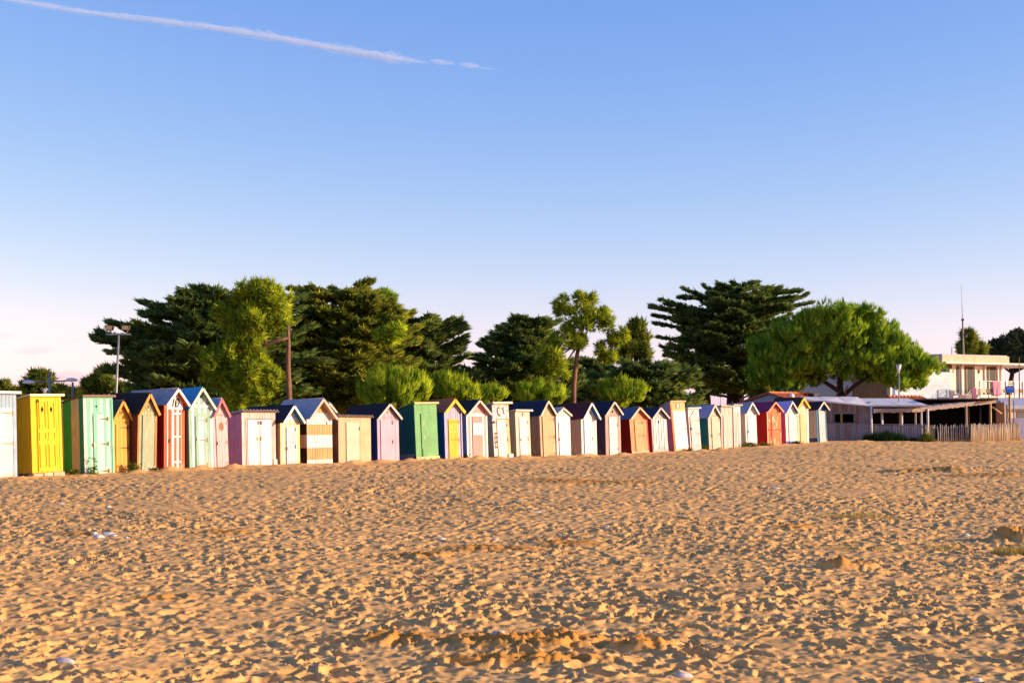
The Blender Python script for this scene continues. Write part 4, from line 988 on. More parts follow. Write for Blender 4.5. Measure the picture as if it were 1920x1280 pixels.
sl_ = thing('double_street_lamp', 'twin-armed street lamp behind the yellow hut', 'street lamp', (p.x, Yd, 0))
tube('pole', [(0, 0, -.1), (0, 0, zs)], [.06, .05], GALV, sl_, 10)
za = at(93, 715, Yd).z
x0, x1 = at(50, 717, Yd).x - p.x, at(136, 713, Yd).x - p.x
tube('arm', [(x0 + .25, 0, za - .04), (0, 0, za), (x1 - .2, 0, za + .03)], .03, GALV, sl_, 6)
for xx_, zz_ in ((x0 + .1, za - .05), (x1 - .05, za + .05)):
    V, F = tube_data([(xx_ - .28, 0, zz_), (xx_ - .18, 0, zz_ + .02), (xx_, 0, zz_ + .03), (xx_ + .18, 0, zz_ + .02), (xx_ + .28, 0, zz_)], [.02, .07, .09, .07, .02], 10)
    link('lamp_head', mesh('lamp_head', V, F), flat('#e6e4e6', .4), sl_, True)
tubes('stay_wire', [([(0, 0, zs - .1), (x0 + .6, 0, za)], .008), ([(0, 0, zs - .1), (-.6, 0, za + .2)], .008)], DARKM, sl_)
p = at(128, 745, Yd); pl = tube('utility_pole', [(0, 0, -.1), (0, 0, at(128, 716, Yd).z)], .05, GALV); pl.location = (p.x, Yd + .6, 0); tag(pl, 'short thin pole under the right arm of the twin-armed lamp', 'pole')

def pole(name, label, px_, ptop, Y_, r_, mat, cat='pole', zb=-.1, px2=None):
    a = at(px_, 767, Y_); b = at(px2 or px_, ptop, Y_)
    o = tube(name, [(0, 0, zb), ((b.x - a.x) * .5, 0, b.z * .5), (b.x - a.x, 0, b.z)], [r_, r_, r_ * .6], mat, None, 7); o.location = (a.x, Y_, 0)
    return tag(o, label, cat)
am = thing('antenna_mast', 'thin radio antenna mast rising above the flat roof', 'antenna', (at(1809, 767, 103).x, 103, 0))
z1, z2 = at(1808, 600, 103).z, at(1806, 535, 103).z
tube('pole', [(0, 0, 0), (-.03, 0, z1 * .6), (-.06, 0, z1)], [.08, .07, .06], P('#b49a84'), am, 8); tube('whip', [(-.06, 0, z1), (-.12, 0, z2)], [.03, .012], P('#c9bfb8'), am, 6)
box('bracket', -.1, .2, -.06, .06, z1 - 1.1, z1 - 1.0, DARKM, am); box('sensor', .12, .26, -.06, .06, z1 - 1.25, z1 - 1.0, P('#8a8480'), am); box('collar', -.14, .02, -.08, .08, z1 - .05, z1 + .1, DARKM, am)
pole('roof_pole', 'short white pole standing on the flat roof near the antenna mast', 1785, 650, 102, .07, P('#e6dfd8'))
pole('flag_pole', 'thin pole at the right edge in front of the far oak', 1911, 668, 92, .05, P('#8a6a5c'))
p = at(1893, 767, 81.0)
sg_ = thing('blue_sign', 'blue rectangular sign on a yellow wooden post near the right edge', 'sign', (p.x, 81.0, 0))
tube('post', [(0, 0, 0), (.02, 0, at(1892, 724, 81).z)], .07, P('#c79a4a'), sg_, 8)
zz0, zz1 = at(1893, 736, 81).z, at(1893, 724, 81).z
box('panel', -.24, .26, -.1, -.075, zz0, zz1, flat('#1f63c8', .5), sg_)
for k in range(2): box('lettering', -.16 + .2 * k, -.02 + .2 * k, -.106, -.1015, zz0 + .22, zz0 + .25, flat('#b9cbe6'), sg_)
for (px_, tp, k) in ((1816, 748, 0), (1838, 750, 1), (1854, 749, 2), (1875, 750, 3), (1901, 751, 4)):
    pole('wooden_pole', ['grey pole left of the awning opening, first of five behind the paling fence', 'second grey pole behind the paling fence, before the awning', 'third grey pole behind the paling fence, near a timber post', 'fourth grey pole behind the paling fence, at the awning end', 'last grey pole behind the paling fence, right of the blue sign'][k], px_, tp, 77.2 + .6 * k, .045, P('#8f857c'), zb=-.1)
for (px_, tp, k) in ((1333, 715, 0), (1366, 712, 1), (1351, 724, 2)):
    pole('sailing_mast', ['slanted boat mast seen left of the dark trunks', 'white boat mast seen between the dark trunks', 'thin boat mast seen in the gap under the cypress'][k], px_, tp, 150, .06, P('#d8d4d2'), 'mast')

# ------------------------------------------------------------------ trees
def leaf_mat(name, c_dark, c_light, transl=0.25):
    m = bpy.data.materials.new(name); m.use_nodes = True; nt = m.node_tree; nt.nodes.clear(); N, L = nt.nodes, nt.links
    out = N.new('ShaderNodeOutputMaterial'); d = N.new('ShaderNodeBsdfDiffuse'); t = N.new('ShaderNodeBsdfTranslucent'); mx = N.new('ShaderNodeMixShader')
    a = N.new('ShaderNodeAttribute'); a.attribute_name = 'tone'
    c = N.new('ShaderNodeMix'); c.data_type = 'RGBA'; c.inputs[6].default_value = (*c_dark, 1); c.inputs[7].default_value = (*c_light, 1); L.new(a.outputs['Fac'], c.inputs[0])
    L.new(c.outputs[2], d.inputs[0]); L.new(c.outputs[2], t.inputs[0]); mx.inputs[0].default_value = transl
    L.new(d.outputs[0], mx.inputs[1]); L.new(t.outputs[0], mx.inputs[2]); L.new(mx.outputs[0], out.inputs[0])
    return m
LEAF_PINE = leaf_mat('pine_needles', (.17, .25, .02), (.46, .52, .03), 0.3)
LEAF_BUSH = leaf_mat('stone_pine_needles', (.18, .29, .02), (.50, .60, .03), 0.3)
LEAF_UMB = leaf_mat('umbrella_pine_needles', (.11, .24, .022), (.34, .48, .034), 0.3)
LEAF_CYP = leaf_mat('cypress_leaf', (.085, .15, .042), (.25, .31, .058), 0.35)
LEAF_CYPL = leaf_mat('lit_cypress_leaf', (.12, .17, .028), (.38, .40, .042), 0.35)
LEAF_OAK = leaf_mat('oak_leaf', (.04, .06, .03), (.10, .125, .06), 0.3)
LEAF_BG = leaf_mat('far_pine_needles', (.09, .14, .022), (.28, .29, .035), 0.33)
def bark(col):
    return flat(col, .95, var=.5, nscale=6, bump=1.0)
BARK_R, BARK_D = bark('#7a5a46'), bark('#33261f')

def fans(name, P, D, S, K, wid, spread, mat, parent, flatz=1.0, tone=None, g=None, jit=0.3, nrm=None, nmix=.7):
    """K narrow blades per point P, fanned about direction D; each blade one triangle"""
    g = g or rng
    n = len(P); D = D / np.maximum(np.linalg.norm(D, axis=1, keepdims=True), 1e-6)
    d = D[:, None, :] + spread * g.normal(size=(n, K, 3)) * np.array([1, 1, flatz])
    d /= np.linalg.norm(d, axis=2, keepdims=True)
    ln = S[:, None] * g.uniform(.65, 1.15, (n, K))
    b = P[:, None, :] + jit * S[:, None, None] * g.normal(size=(n, K, 3)) * .35 * np.array([1, 1, flatz])
    r = g.normal(size=(n, K, 3)); side = np.cross(d, r); side /= np.maximum(np.linalg.norm(side, axis=2, keepdims=True), 1e-6)
    wv = side * (wid * S[:, None, None] * g.uniform(.7, 1.3, (n, K, 1)))
    lo = b + d * ln[..., None] * .12; tip = b + d * ln[..., None]
    V = np.stack([lo + wv, tip, lo - wv], 2).reshape(-1, 3).astype(np.float32)
    nf = n * K
    me = bpy.data.meshes.new(name); me.vertices.add(nf * 3); me.vertices.foreach_set('co', V.ravel())
    me.loops.add(nf * 3); me.loops.foreach_set('vertex_index', np.arange(nf * 3, dtype=np.int32))
    me.polygons.add(nf); me.polygons.foreach_set('loop_start', np.arange(0, nf * 3, 3, dtype=np.int32)); me.polygons.foreach_set('loop_total', np.full(nf, 3, np.int32))
    me.update(calc_edges=True)
    gn = np.cross(wv, d); gn /= np.maximum(np.linalg.norm(gn, axis=2, keepdims=True), 1e-6)
    if nrm is not None:                                # blades shade with the clump they belong to
        nn = nrm / np.maximum(np.linalg.norm(nrm, axis=1, keepdims=True), 1e-6)
        sg_ = np.sign((gn * nn[:, None, :]).sum(2, keepdims=True)); sg_[sg_ == 0] = 1
        fl_ = (sg_[..., 0] < 0).reshape(-1)
        co4 = V.reshape(-1, 3, 3); co4[fl_] = co4[fl_][:, ::-1]; me.vertices.foreach_set('co', co4.reshape(-1).astype(np.float32))
        cn = gn * sg_ * nmix + nn[:, None, :]; cn /= np.linalg.norm(cn, axis=2, keepdims=True)
        me.polygons.foreach_set('use_smooth', np.ones(nf, bool))
        me.normals_split_custom_set_from_vertices(np.repeat(cn.reshape(-1, 3), 3, 0))
    if tone is None: tone = g.uniform(0, 1, n)
    tv = np.clip(np.repeat(tone[:, None], K, 1) + g.normal(size=(n, K)) * .15, 0, 1)
    at_ = me.attributes.new('tone', 'FLOAT', 'POINT'); at_.data.foreach_set('value', np.repeat(tv.reshape(-1), 3).astype(np.float32))
    return link(name, me, mat, parent)

def pine(name, label, base_px, Y, lobes, trunk_pts, r0, leaf, barkm, dens=60, tuft=.30, K=13, up=.55, group=None, dspread=1.0, limbs=True, wid=.10, spread=.55, lump=.33, shrink=.28):
    """pine: crown of needle tufts on the shells of many small lobes; photo places turned into metres at depth Y"""
    b = at(base_px, 767, Y)
    root = thing(name, label, 'tree', (b.x, Y, 0), group=group)
    o = Vector((b.x, Y, 0))
    g = np.random.default_rng(abs(hash(label)) % 1000 if False else int(base_px * 7 + Y))
    tp = []
    for (px_, py_, *dy) in trunk_pts:
        q = at(px_, py_, Y) - o; q.y += dy[0] if dy else 0; tp.append(q)
    tp[0].z = -.2
    rad = list(np.linspace(r0, r0 * .45, len(tp)))
    tr = tube('trunk', tp, rad, barkm, root, 10)
    PP, DD, SS, TT, NN = [], [], [], [], []
    for li, L_ in enumerate(lobes):
        cx, cy, rx, ry = L_[:4]; dy = L_[4] if len(L_) > 4 else 0.0; tn = L_[5] if len(L_) > 5 else 0.0
        c = np.array(at(cx, cy, Y) - o); c[1] += dy
        sh_ = shrink * (lump + tuft); ra = rx / FPX * Y; rb = ry / FPX * Y; ra = max(.35 * ra, ra - sh_); rb = max(.35 * rb, rb - sh_); rc = dspread * (ra + rb) / 2
        # clusters on the lobe
        area = 4 * math.pi * ((ra * rb + rb * rc + ra * rc) / 3)
        nc = max(4, int(area / lump ** 2 * .26))
        u = g.normal(size=(nc, 3)); u /= np.linalg.norm(u, axis=1, keepdims=True)
        rr = g.uniform(.55, 1.08, (nc, 1))
        cc = c + u * rr * np.array([ra, rc, rb])
        ctone = g.uniform(-.35, .3, nc) + tn
        m = int(dens * lump ** 2 * 4)
        v = g.normal(size=(nc, m, 3)); v /= np.linalg.norm(v, axis=2, keepdims=True)
        pts = cc[:, None, :] + v * (lump * g.uniform(.55, 1.25, (nc, 1, 1))) * g.uniform(.5, 1.0, (nc, m, 1)) * np.array([1, 1, .85])
        dirs = v * .8 + u[:, None, :] * .5 + np.array([0, 0, up])
        PP.append(pts.reshape(-1, 3)); DD.append(dirs.reshape(-1, 3)); NN.append((v * .9 + u[:, None, :] * .6 + np.array([0, 0, .25])).reshape(-1, 3))
        SS.append(np.full(nc * m, tuft) * g.uniform(.75, 1.25, nc * m)); TT.append(np.clip(np.repeat(ctone, m) + g.uniform(0, .9, nc * m), 0, 1))
        if limbs and ra > .35:
            s0 = tp[min(len(tp) - 1, max(1, int(len(tp) * .6)))]
            e = Vector(c); mid = (Vector(s0) + e) * .5 + Vector((0, 0, -.15))
            tube('limb', [s0, mid, e], [r0 * .38, r0 * .26, r0 * .1], barkm, root, 6)
    fans('crown', np.concatenate(PP), np.concatenate(DD), np.concatenate(SS), K, wid, spread, leaf, root, tone=np.concatenate(TT), g=g, nrm=np.concatenate(NN))
    return root

def cypress(label, trunk_px, Y, env, top, n_limb, leaf, seed, bottom=772, r0=.28, dense=55, tilt=.12, extra_trunks=(), group='Monterey cypresses behind the huts', tips=(), lit=0.0, zfrac=.12, depthf=.8):
    """cypress: long limbs carrying flat layered sprays with pointed tips. env: (photo y, left x, right x)"""
    b = at(trunk_px, 767, Y); o = Vector((b.x, Y, 0))
    root = thing('cypress_tree', label, 'tree', (b.x, Y, 0), group=group)
    g = np.random.default_rng(seed)
    ey = np.array([at(960, e[0], Y).z for e in env]); el = np.array([(trunk_px - e[1]) / FPX * Y for e in env]); er = np.array([(e[2] - trunk_px) / FPX * Y for e in env])
    i_ = np.argsort(ey); ey, el, er = ey[i_], el[i_], er[i_]
    H = at(960, top, Y).z; zb = at(960, bottom, Y).z
    tube('trunk', [(0, 0, -.2), (.05, 0, H * .35), (-.06, .05, H * .7), (0, 0, H * .97)], [r0 * 1.15, r0 * .9, r0 * .55, .05], BARK_D, root, 10)
    for (px_, lean) in extra_trunks:
        q = at(px_, 767, Y) - o; tube('trunk', [(q.x, 0, -.2), (q.x + lean * .4, 0, H * .3), (q.x + lean, 0, H * .6)], [r0, r0 * .8, r0 * .4], BARK_D, root, 9)
    PP, DD, SS, TT, BR, NN = [], [], [], [], [], []
    def limb(z_end, az, reach, z_start, W, nS, tn):
        e = np.array([math.cos(az) * reach, math.sin(az) * reach, z_end]); s = np.array([0, 0, z_start])
        t = np.linspace(0, 1, 8)[:, None]
        droop = np.sin(t * math.pi) * np.array([0, 0, -.05 * reach]) if g.random() < .5 else np.sin(t * math.pi) * np.array([0, 0, .06 * reach])
        line = s + (e - s) * t + droop
        BR.append(([Vector(q) for q in line[::2]] + [Vector(line[-1])], [.07, .05, .035, .02, .008]))
        ld = (e - s); ld = ld / np.linalg.norm(ld); lat = np.array([-math.sin(az), math.cos(az), 0])
        k = g.random(nS) ** .75; k = .22 + .78 * k
        off = g.normal(size=nS) * W * (1.02 - k) ** .65
        base = np.stack([np.interp(k, t[:, 0], line[:, j]) for j in range(3)], 1)
        P_ = base + lat * off[:, None] + np.array([0, 0, 1]) * (g.normal(size=nS) * .045 - .05 * np.abs(off))[:, None]
        D_ = ld * 1.0 + lat * (np.sign(off) * .55)[:, None] + np.array([0, 0, tilt])
        PP.append(P_); DD.append(D_); NN.append(np.array([0, 0, .75]) + ld * .4 + lat * (np.sign(off) * .3)[:, None] + .35 * g.normal(size=(nS, 3))); SS.append(g.uniform(.22, .44, nS)); TT.append(np.clip(g.uniform(0, .8, nS) + tn, 0, 1))
    for k in range(n_limb):
        f = (k + g.random()) / n_limb
        ze = zb + (H - zb) * f ** .9
        az = k * 2.39996 + g.uniform(-.4, .4)
        l_, r_ = np.interp(ze, ey, el), np.interp(ze, ey, er)
        ex = r_ if math.cos(az) > 0 else l_
        ed = depthf * (l_ + r_) / 2
        reach = math.sqrt((ex * math.cos(az)) ** 2 + (ed * math.sin(az)) ** 2) * g.uniform(.68, 1.12)
        if reach < .25: reach = .25
        zs = max(zb * .7, ze - reach * g.uniform(zfrac, zfrac + .35))
        limb(ze, az, reach, zs, .20 * reach + .2, int(dense * (.5 + reach * .55)), g.uniform(-.15, .15) + lit)
    for (px_, py_, W) in tips:                          # the long limbs that stick out of the crown in the photograph
        q = at(px_, py_, Y) - o; az = 0 if q.x > 0 else math.pi; az += g.uniform(-.25, .25)
        limb(q.z, az, abs(q.x), max(.5, q.z - abs(q.x) * .35), W, int(dense * (.6 + abs(q.x) * .5)), lit)
    o_ = tubes('branches', BR, BARK_D, root, 5); o_['kind'] = 'stuff'
    fans('crown', np.concatenate(PP), np.concatenate(DD), np.concatenate(SS), 8, .135, .34, leaf, root, flatz=.45, tone=np.concatenate(TT), g=g, nrm=np.concatenate(NN))
    return root

# big cypresses
cypress('dark spreading cypress with long pointed limbs behind the floodlight mast', 400, 60, [(756, 235, 600), (725, 225, 600), (690, 215, 600), (650, 205, 600), (610, 215, 590), (580, 290, 580), (556, 340, 560), (545, 400, 520)], 542, 165, LEAF_CYP, 41, dense=62,
        tips=((183, 632, .35), (190, 640, .3), (205, 690, .3), (192, 695, .25), (265, 567, .3), (285, 590, .4), (345, 555, .3), (270, 612, .35), (232, 660, .4), (250, 725, .4)))
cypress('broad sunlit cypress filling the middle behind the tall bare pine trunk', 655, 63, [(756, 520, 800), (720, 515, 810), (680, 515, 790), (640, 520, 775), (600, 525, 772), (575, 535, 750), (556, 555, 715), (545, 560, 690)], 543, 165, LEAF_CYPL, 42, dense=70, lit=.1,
        tips=((697, 530, .22), (690, 532, .2), (625, 543, .25), (545, 542, .3), (772, 585, .4), (735, 563, .3), (600, 548, .2)))
cypress('flat-layered cypress with right-pointing limbs, right of the sunlit cypress', 775, 67, [(756, 700, 925), (720, 700, 925), (690, 705, 900), (660, 720, 868), (640, 725, 866), (612, 730, 868), (598, 745, 850)], 596, 95, LEAF_CYP, 43, dense=60, lit=.25,
        tips=((868, 612, .35), (870, 632, .35), (858, 648, .3), (862, 602, .3), (850, 598, .3)))
cypress('smaller dark cypress rising left of the slender pine', 985, 70, [(756, 860, 1090), (720, 855, 1090), (690, 865, 1080), (665, 885, 1060), (640, 905, 1050), (615, 935, 1045), (600, 960, 1030)], 597, 110, LEAF_CYP, 44, dense=60, lit=.12,
        tips=((915, 634, .3), (950, 612, .3), (975, 598, .25), (1048, 602, .25), (888, 666, .35), (870, 690, .35)))
cypress('tall dark cypress on several trunks left of the umbrella pine', 1385, 97, [(735, 1290, 1460), (715, 1255, 1480), (690, 1245, 1500), (650, 1240, 1510), (620, 1236, 1512), (590, 1232, 1512), (565, 1240, 1505), (548, 1290, 1490), (536, 1330, 1450)], 533, 165, LEAF_CYP, 45, bottom=722, dense=62, r0=.34, extra_trunks=((1306, .5), (1330, -.6), (1368, .3), (1415, -.2)),
        tips=((1220, 575, .35), (1225, 590, .35), (1228, 605, .35), (1283, 541, .35), (1500, 543, .3), (1510, 553, .3), (1522, 568, .3), (1235, 632, .4), (1240, 650, .4), (1375, 531, .3), (1420, 530, .3)))
cypress('low layered cypress under the tall dark one, behind the flower-painted hut', 1215, 76, [(756, 1090, 1330), (735, 1085, 1335), (712, 1090, 1320), (695, 1110, 1300), (680, 1150, 1270)], 676, 60, LEAF_CYP, 46, dense=60, lit=.1, tips=((1315, 705, .4), (1300, 722, .4), (1285, 690, .35)))

cypress('dark cypress seen through the gap beside the bare pine trunk', 575, 75, [(772, 500, 640), (720, 505, 640), (660, 520, 625), (620, 545, 605)], 612, 70, LEAF_CYP, 47, dense=55)
cypress('dark cypress filling the gap behind the slender pine trunk', 1105, 86, [(772, 1030, 1175), (730, 1030, 1175), (700, 1045, 1165), (680, 1070, 1140)], 672, 70, LEAF_CYP, 48, dense=55)

# maritime pine with bare trunk and limb
pine('maritime_pine', 'bright maritime pine with crown left of its tall bare trunk and cut top', 541, 50,
     [(485, 565, 48, 40), (470, 600, 55, 32), (500, 582, 38, 36), (522, 600, 22, 16), (430, 590, 28, 28), (455, 640, 36, 30), (425, 670, 42, 36), (470, 690, 46, 38), (505, 705, 24, 30), (440, 715, 45, 36), (480, 740, 34, 26), (410, 690, 28, 34), (440, 760, 22, 16), (455, 548, 24, 20), (525, 565, 22, 26), (468, 632, 30, 24), (450, 618, 24, 20)],
     [(543, 770), (542, 735), (540, 690), (541, 650), (540, 606)], .125, LEAF_PINE, BARK_R, dens=75, tuft=.27, K=12, limbs=False, group='pines behind the huts', lump=.28, wid=.085, shrink=.27)
mp_ = bpy.data.objects['maritime_pine']
o_ = Vector((mp_.location.x, 50, 0))
tube('limb', [at(541, 634, 50) - o_, at(520, 638, 50) - o_, at(500, 645, 50) - o_, at(470, 652, 50) - o_], [.075, .075, .06, .04], BARK_R, mp_, 8)
tube('limb', [at(500, 645, 50) - o_, at(485, 610, 50) - o_, at(480, 575, 50) - o_], [.06, .045, .02], BARK_R, mp_, 7)
tube('limb', [at(470, 652, 50) - o_, at(455, 690, 50) - o_, at(450, 730, 50) - o_], [.05, .035, .015], BARK_R, mp_, 7)
tube('limb', [at(540, 606, 50) - o_, at(528, 600, 50) - o_, at(515, 590, 50) - o_], [.05, .03, .015], BARK_R, mp_, 7)
# slender pine right of centre
pine('maritime_pine', 'slender leaning pine with open tufted crown above the maroon-roofed hut', 1075, 66,
     [(1055, 567, 14, 16), (1052, 583, 11, 10), (1088, 558, 15, 12), (1108, 560, 12, 12), (1090, 585, 26, 18), (1110, 600, 30, 20), (1085, 612, 24, 18), (1130, 590, 12, 14), (1140, 608, 12, 16), (1095, 632, 22, 16), (1060, 640, 26, 20), (1030, 670, 28, 24, -.4), (1045, 690, 22, 20, -.4), (1020, 690, 16, 18, -.3), (1085, 650, 24, 14), (1130, 655, 18, 14), (1140, 670, 14, 12), (1165, 632, 16, 13), (1150, 640, 10, 9), (1068, 622, 16, 14)],
     [(1074, 770), (1076, 720), (1079, 690), (1082, 665), (1088, 640), (1095, 600), (1100, 570)], .13, LEAF_PINE, BARK_R, dens=70, tuft=.27, K=11, group='pines behind the huts', lump=.26, wid=.085)
# pine tops seen over and through the cypress
pine('maritime_pine', 'pine top poking out above the sunlit cypress', 712, 69, [(712, 560, 20, 16), (728, 565, 12, 16), (696, 565, 16, 14), (720, 552, 10, 10)], [(715, 767), (714, 650), (713, 560)], .14, LEAF_UMB, BARK_D, dens=70, tuft=.30, K=12, up=1.1, group='pines behind the huts', lump=.3)
pine('maritime_pine', 'small bright pine branch growing in front of the sunlit cypress', 728, 58, [(735, 625, 16, 14), (728, 640, 14, 10), (745, 618, 10, 10), (718, 632, 10, 8)], [(728, 767), (729, 700), (730, 640)], .03, LEAF_BUSH, BARK_D, dens=70, tuft=.28, K=12, up=.8, group='pines behind the huts', lump=.28)
pine('maritime_pine', 'dark feathery pine between the slender pine and the tall cypress', 1192, 80, [(1185, 625, 20, 16), (1200, 640, 24, 20), (1178, 650, 24, 18), (1205, 660, 22, 16), (1165, 665, 20, 14), (1195, 615, 10, 8)], [(1192, 767), (1192, 690), (1190, 620)], .16, LEAF_BG, BARK_D, dens=55, tuft=.42, K=11, up=1.0, group='pines behind the huts', lump=.36)
# young stone pines behind the huts
for (lab, px_, Y, lob) in (
    ('large round young stone pine behind the lilac and green huts', 745, 54, [(745, 735, 78, 42), (725, 722, 40, 28), (770, 722, 36, 26), (700, 745, 30, 26), (790, 740, 24, 26)]),
    ('round young stone pine behind the yellow-door hut', 855, 60, [(845, 730, 34, 30), (865, 735, 34, 28), (835, 722, 22, 22), (878, 742, 24, 22)]),
    ('lowest young stone pine, above the lifebuoy hut', 922, 62, [(920, 748, 30, 20), (930, 742, 22, 18), (905, 752, 16, 14)]),
    ('rounded young stone pine behind the cream diamond hut and its navy-roofed neighbour', 1010, 64, [(1010, 742, 52, 28), (990, 738, 30, 22), (1035, 738, 28, 22)]),
    ('rounded young stone pine behind the taupe hut', 1165, 70, [(1165, 740, 50, 28), (1145, 735, 30, 22), (1190, 738, 26, 24), (1168, 730, 26, 20)])):
    pine('stone_pine', lab, px_, Y, lob, [(px_, 767), (px_ + 2, 755), (px_, 740)], .09, LEAF_BUSH, BARK_R, dens=46, tuft=.36, K=12, up=2.2, group='young stone pines behind the huts', limbs=False, lump=.24, wid=.06, spread=.15)
# the great umbrella pine
um = []
g_ = np.random.default_rng(77)
for (off, n_) in ((16, 24), (34, 22), (54, 20), (74, 18), (94, 16), (114, 14), (132, 10)):
    for k in range(n_):
        a = -1 + 2 * (k + .5 + g_.uniform(-.35, .35)) / n_
        x = 1574 + 156 * a; y = 578 + 92 * abs(a) ** 2.4 + (12 if a > .35 else 0) + off + g_.uniform(-7, 7)
        if y > 722 or (1540 < x < 1625 and y > 704): continue
        um.append((x, y, g_.uniform(24, 36), g_.uniform(16, 25), g_.uniform(-1.9, .4) * (1 - abs(a) * .5), g_.uniform(.02, .25)))
um += [(1455, 712, 26, 12), (1500, 722, 24, 10), (1722, 718, 24, 14), (1470, 680, 40, 26), (1700, 705, 36, 24), (1728, 690, 16, 20), (1425, 655, 28, 26), (1418, 690, 18, 18)]
pine('umbrella_pine', 'great dome-shaped umbrella pine in front of the club building', 1580, 88, um, [(1578, 772), (1577, 750), (1575, 725), (1578, 690)], .30, LEAF_UMB, BARK_D, dens=26, tuft=.38, K=12, up=1.7, limbs=False, lump=.31, wid=.065, spread=.15, dspread=.9, shrink=.2)
up_ = bpy.data.objects['umbrella_pine']; o_ = Vector((up_.location.x, 88, 0))
for (x0, y0, x1, y1, x2, y2, r_, m_) in ((1577, 745, 1600, 725, 1650, 690, .16, BARK_D), (1576, 735, 1540, 712, 1480, 690, .15, BARK_D), (1588, 752, 1584, 735, 1590, 722, .07, BARK_R), (1594, 754, 1602, 740, 1600, 722, .06, BARK_R), (1570, 752, 1568, 742, 1571, 735, .09, BARK_R)):
    tube('limb', [at(x0, y0, 87.8) - o_, at(x1, y1, 87.6) - o_, at(x2, y2, 87.7) - o_], [r_, r_ * .75, r_ * .4], m_, up_, 8)
# background trees, left
for (lab, px_, Y, lob) in (
    ('far bushy pine at the left edge above the pale blue hut', 12, 80, [(12, 732, 20, 18), (-4, 728, 16, 18), (30, 742, 14, 14)]),
    ('far bushy pine behind the twin-armed lamp', 72, 76, [(70, 718, 24, 22), (90, 725, 22, 22), (55, 732, 18, 18), (105, 738, 12, 14), (78, 708, 14, 12)]),
    ('low far shrub right of the short thin pole', 137, 84, [(132, 742, 14, 10), (148, 742, 10, 8)]),
    ('bushy pine left of the floodlight mast', 190, 72, [(185, 715, 28, 24), (205, 722, 28, 22), (165, 728, 22, 20), (195, 702, 18, 12), (230, 735, 18, 16)])):
    pine('far_pine', lab, px_, Y, lob, [(px_, 767), (px_, 750), (px_, 725)], .1, LEAF_BG, BARK_D, dens=55, tuft=.36, K=11, up=.9, group='bushy pines in the left background', limbs=False, lump=.36)
# background trees, right
pine('far_pine', 'dark pine behind the flat roof at the antenna mast', 1818, 112, [(1815, 645, 20, 18), (1830, 655, 18, 14), (1805, 655, 14, 14), (1818, 632, 12, 8)], [(1818, 767), (1818, 700), (1818, 640)], .2, LEAF_BG, BARK_D, dens=45, tuft=.5, K=11, up=.8, limbs=False, lump=.5)
ok = pine('oak_tree', 'dark rounded holm oak at the right edge behind the flat roof', 1895, 116, [(1880, 655, 34, 26), (1905, 650, 34, 24), (1860, 665, 22, 18), (1925, 660, 34, 30), (1895, 675, 40, 18), (1950, 668, 30, 30), (1912, 632, 16, 12)], [(1893, 767), (1892, 735), (1898, 700), (1905, 660)], .28, LEAF_OAK, BARK_D, dens=42, tuft=.30, K=12, up=.2, limbs=True, lump=.6, wid=.22, spread=.9)
# dark undergrowth behind the huts' right half
for (lab, px_, Y, lob) in (('dark bush in the gap beneath the tall cypress', 1432, 92, [(1430, 735, 18, 20), (1445, 742, 14, 14), (1420, 748, 14, 12)]), ('low green bush behind the flower-painted hut', 1235, 74, [(1235, 752, 24, 10), (1255, 755, 16, 8)])):
    pine('bush', lab, px_, Y, lob, [(px_, 767), (px_, 755)], .06, LEAF_BG, BARK_D, dens=50, tuft=.3, K=11, up=.5, limbs=False, lump=.35)

# ------------------------------------------------------------------ small things on the sand
def stone_mesh(seed, s, fl=.55):
    g = np.random.default_rng(seed); bm = bmesh.new(); bmesh.ops.create_icosphere(bm, subdivisions=2, radius=1)
    f = g.uniform(.8, 1.25, 3)
    for v in bm.verts:
        c = v.co.copy(); k = 1 + .16 * math.sin(c.x * 3 + seed) + .12 * math.sin(c.y * 4.1 + seed * 2) + .1 * math.sin(c.z * 5 + seed)
        v.co = Vector((c.x * f[0] * k * s, c.y * f[1] * k * s * .8, c.z * fl * k * s))
    me = bpy.data.meshes.new('stone'); bm.to_mesh(me); bm.free(); return me
STONE = flat('#c9c2ba', .85, var=.3, nscale=18, bump=.4)
STN = [(935, 1195, .05, 'long white stone lying on the churned sand at the bottom centre', 1.9), (938, 1203, .035, 'white pebble just below the long white stone', 1), (1003, 963, .09, 'lone white stone on the open sand right of centre', 1.5), (1452, 916, .13, 'pale stone on the right-hand sand, left of the dry grass', 1.4), (1818, 878, .14, 'round white stone beside the sand mounds at far right', .95),
       (115, 944, .10, 'white stone lying near the yellow hut', 1.7), (203, 950, .06, 'small white stone right of the one near the yellow hut', 1.3), (122, 1243, .065, 'whitish stone in the lower left corner', 1.2), (1137, 988, .06, 'white stone among footprints right of the churned patch', 1.2), (928, 1010, .055, 'white stone above the upper churned patch, right one', 1.3), (825, 1011, .06, 'white stone above the upper churned patch, left one', 1.5),
       (1695, 1000, .06, 'white stone near the right-hand grass tufts', 1.3), (1812, 1000, .06, 'white stone far right below the sand mounds', 1.4), (1282, 1268, .06, 'white stone at the bottom edge right of centre', 1.3), (935, 1277, .04, 'small white stone at the bottom edge, centre', 1), (1830, 1275, .05, 'whitish stone in the lower right corner', 1.1)]
for k, (a, b, s, lab, el) in enumerate(STN):
    x, y = ground_at(a, b); s = s * .72; me = stone_mesh(k + 3, s)
    me.transform(Matrix.Diagonal((el, 1, 1, 1))); o = link('stone', me, STONE, None, True); o.location = (x, y, gz(x, y) + s * .1); o.rotation_euler = (0, 0, random.uniform(-.3, .3)); tag(o, lab, 'stone', 'white stones on the sand')
labs = ['leftmost stone of the little heap on the left sand', 'round stone of the little heap on the left sand', 'big pale middle stone of the little heap on the left sand', 'tilted stone of the little heap on the left sand', 'flat rightmost stone of the little heap on the left sand']
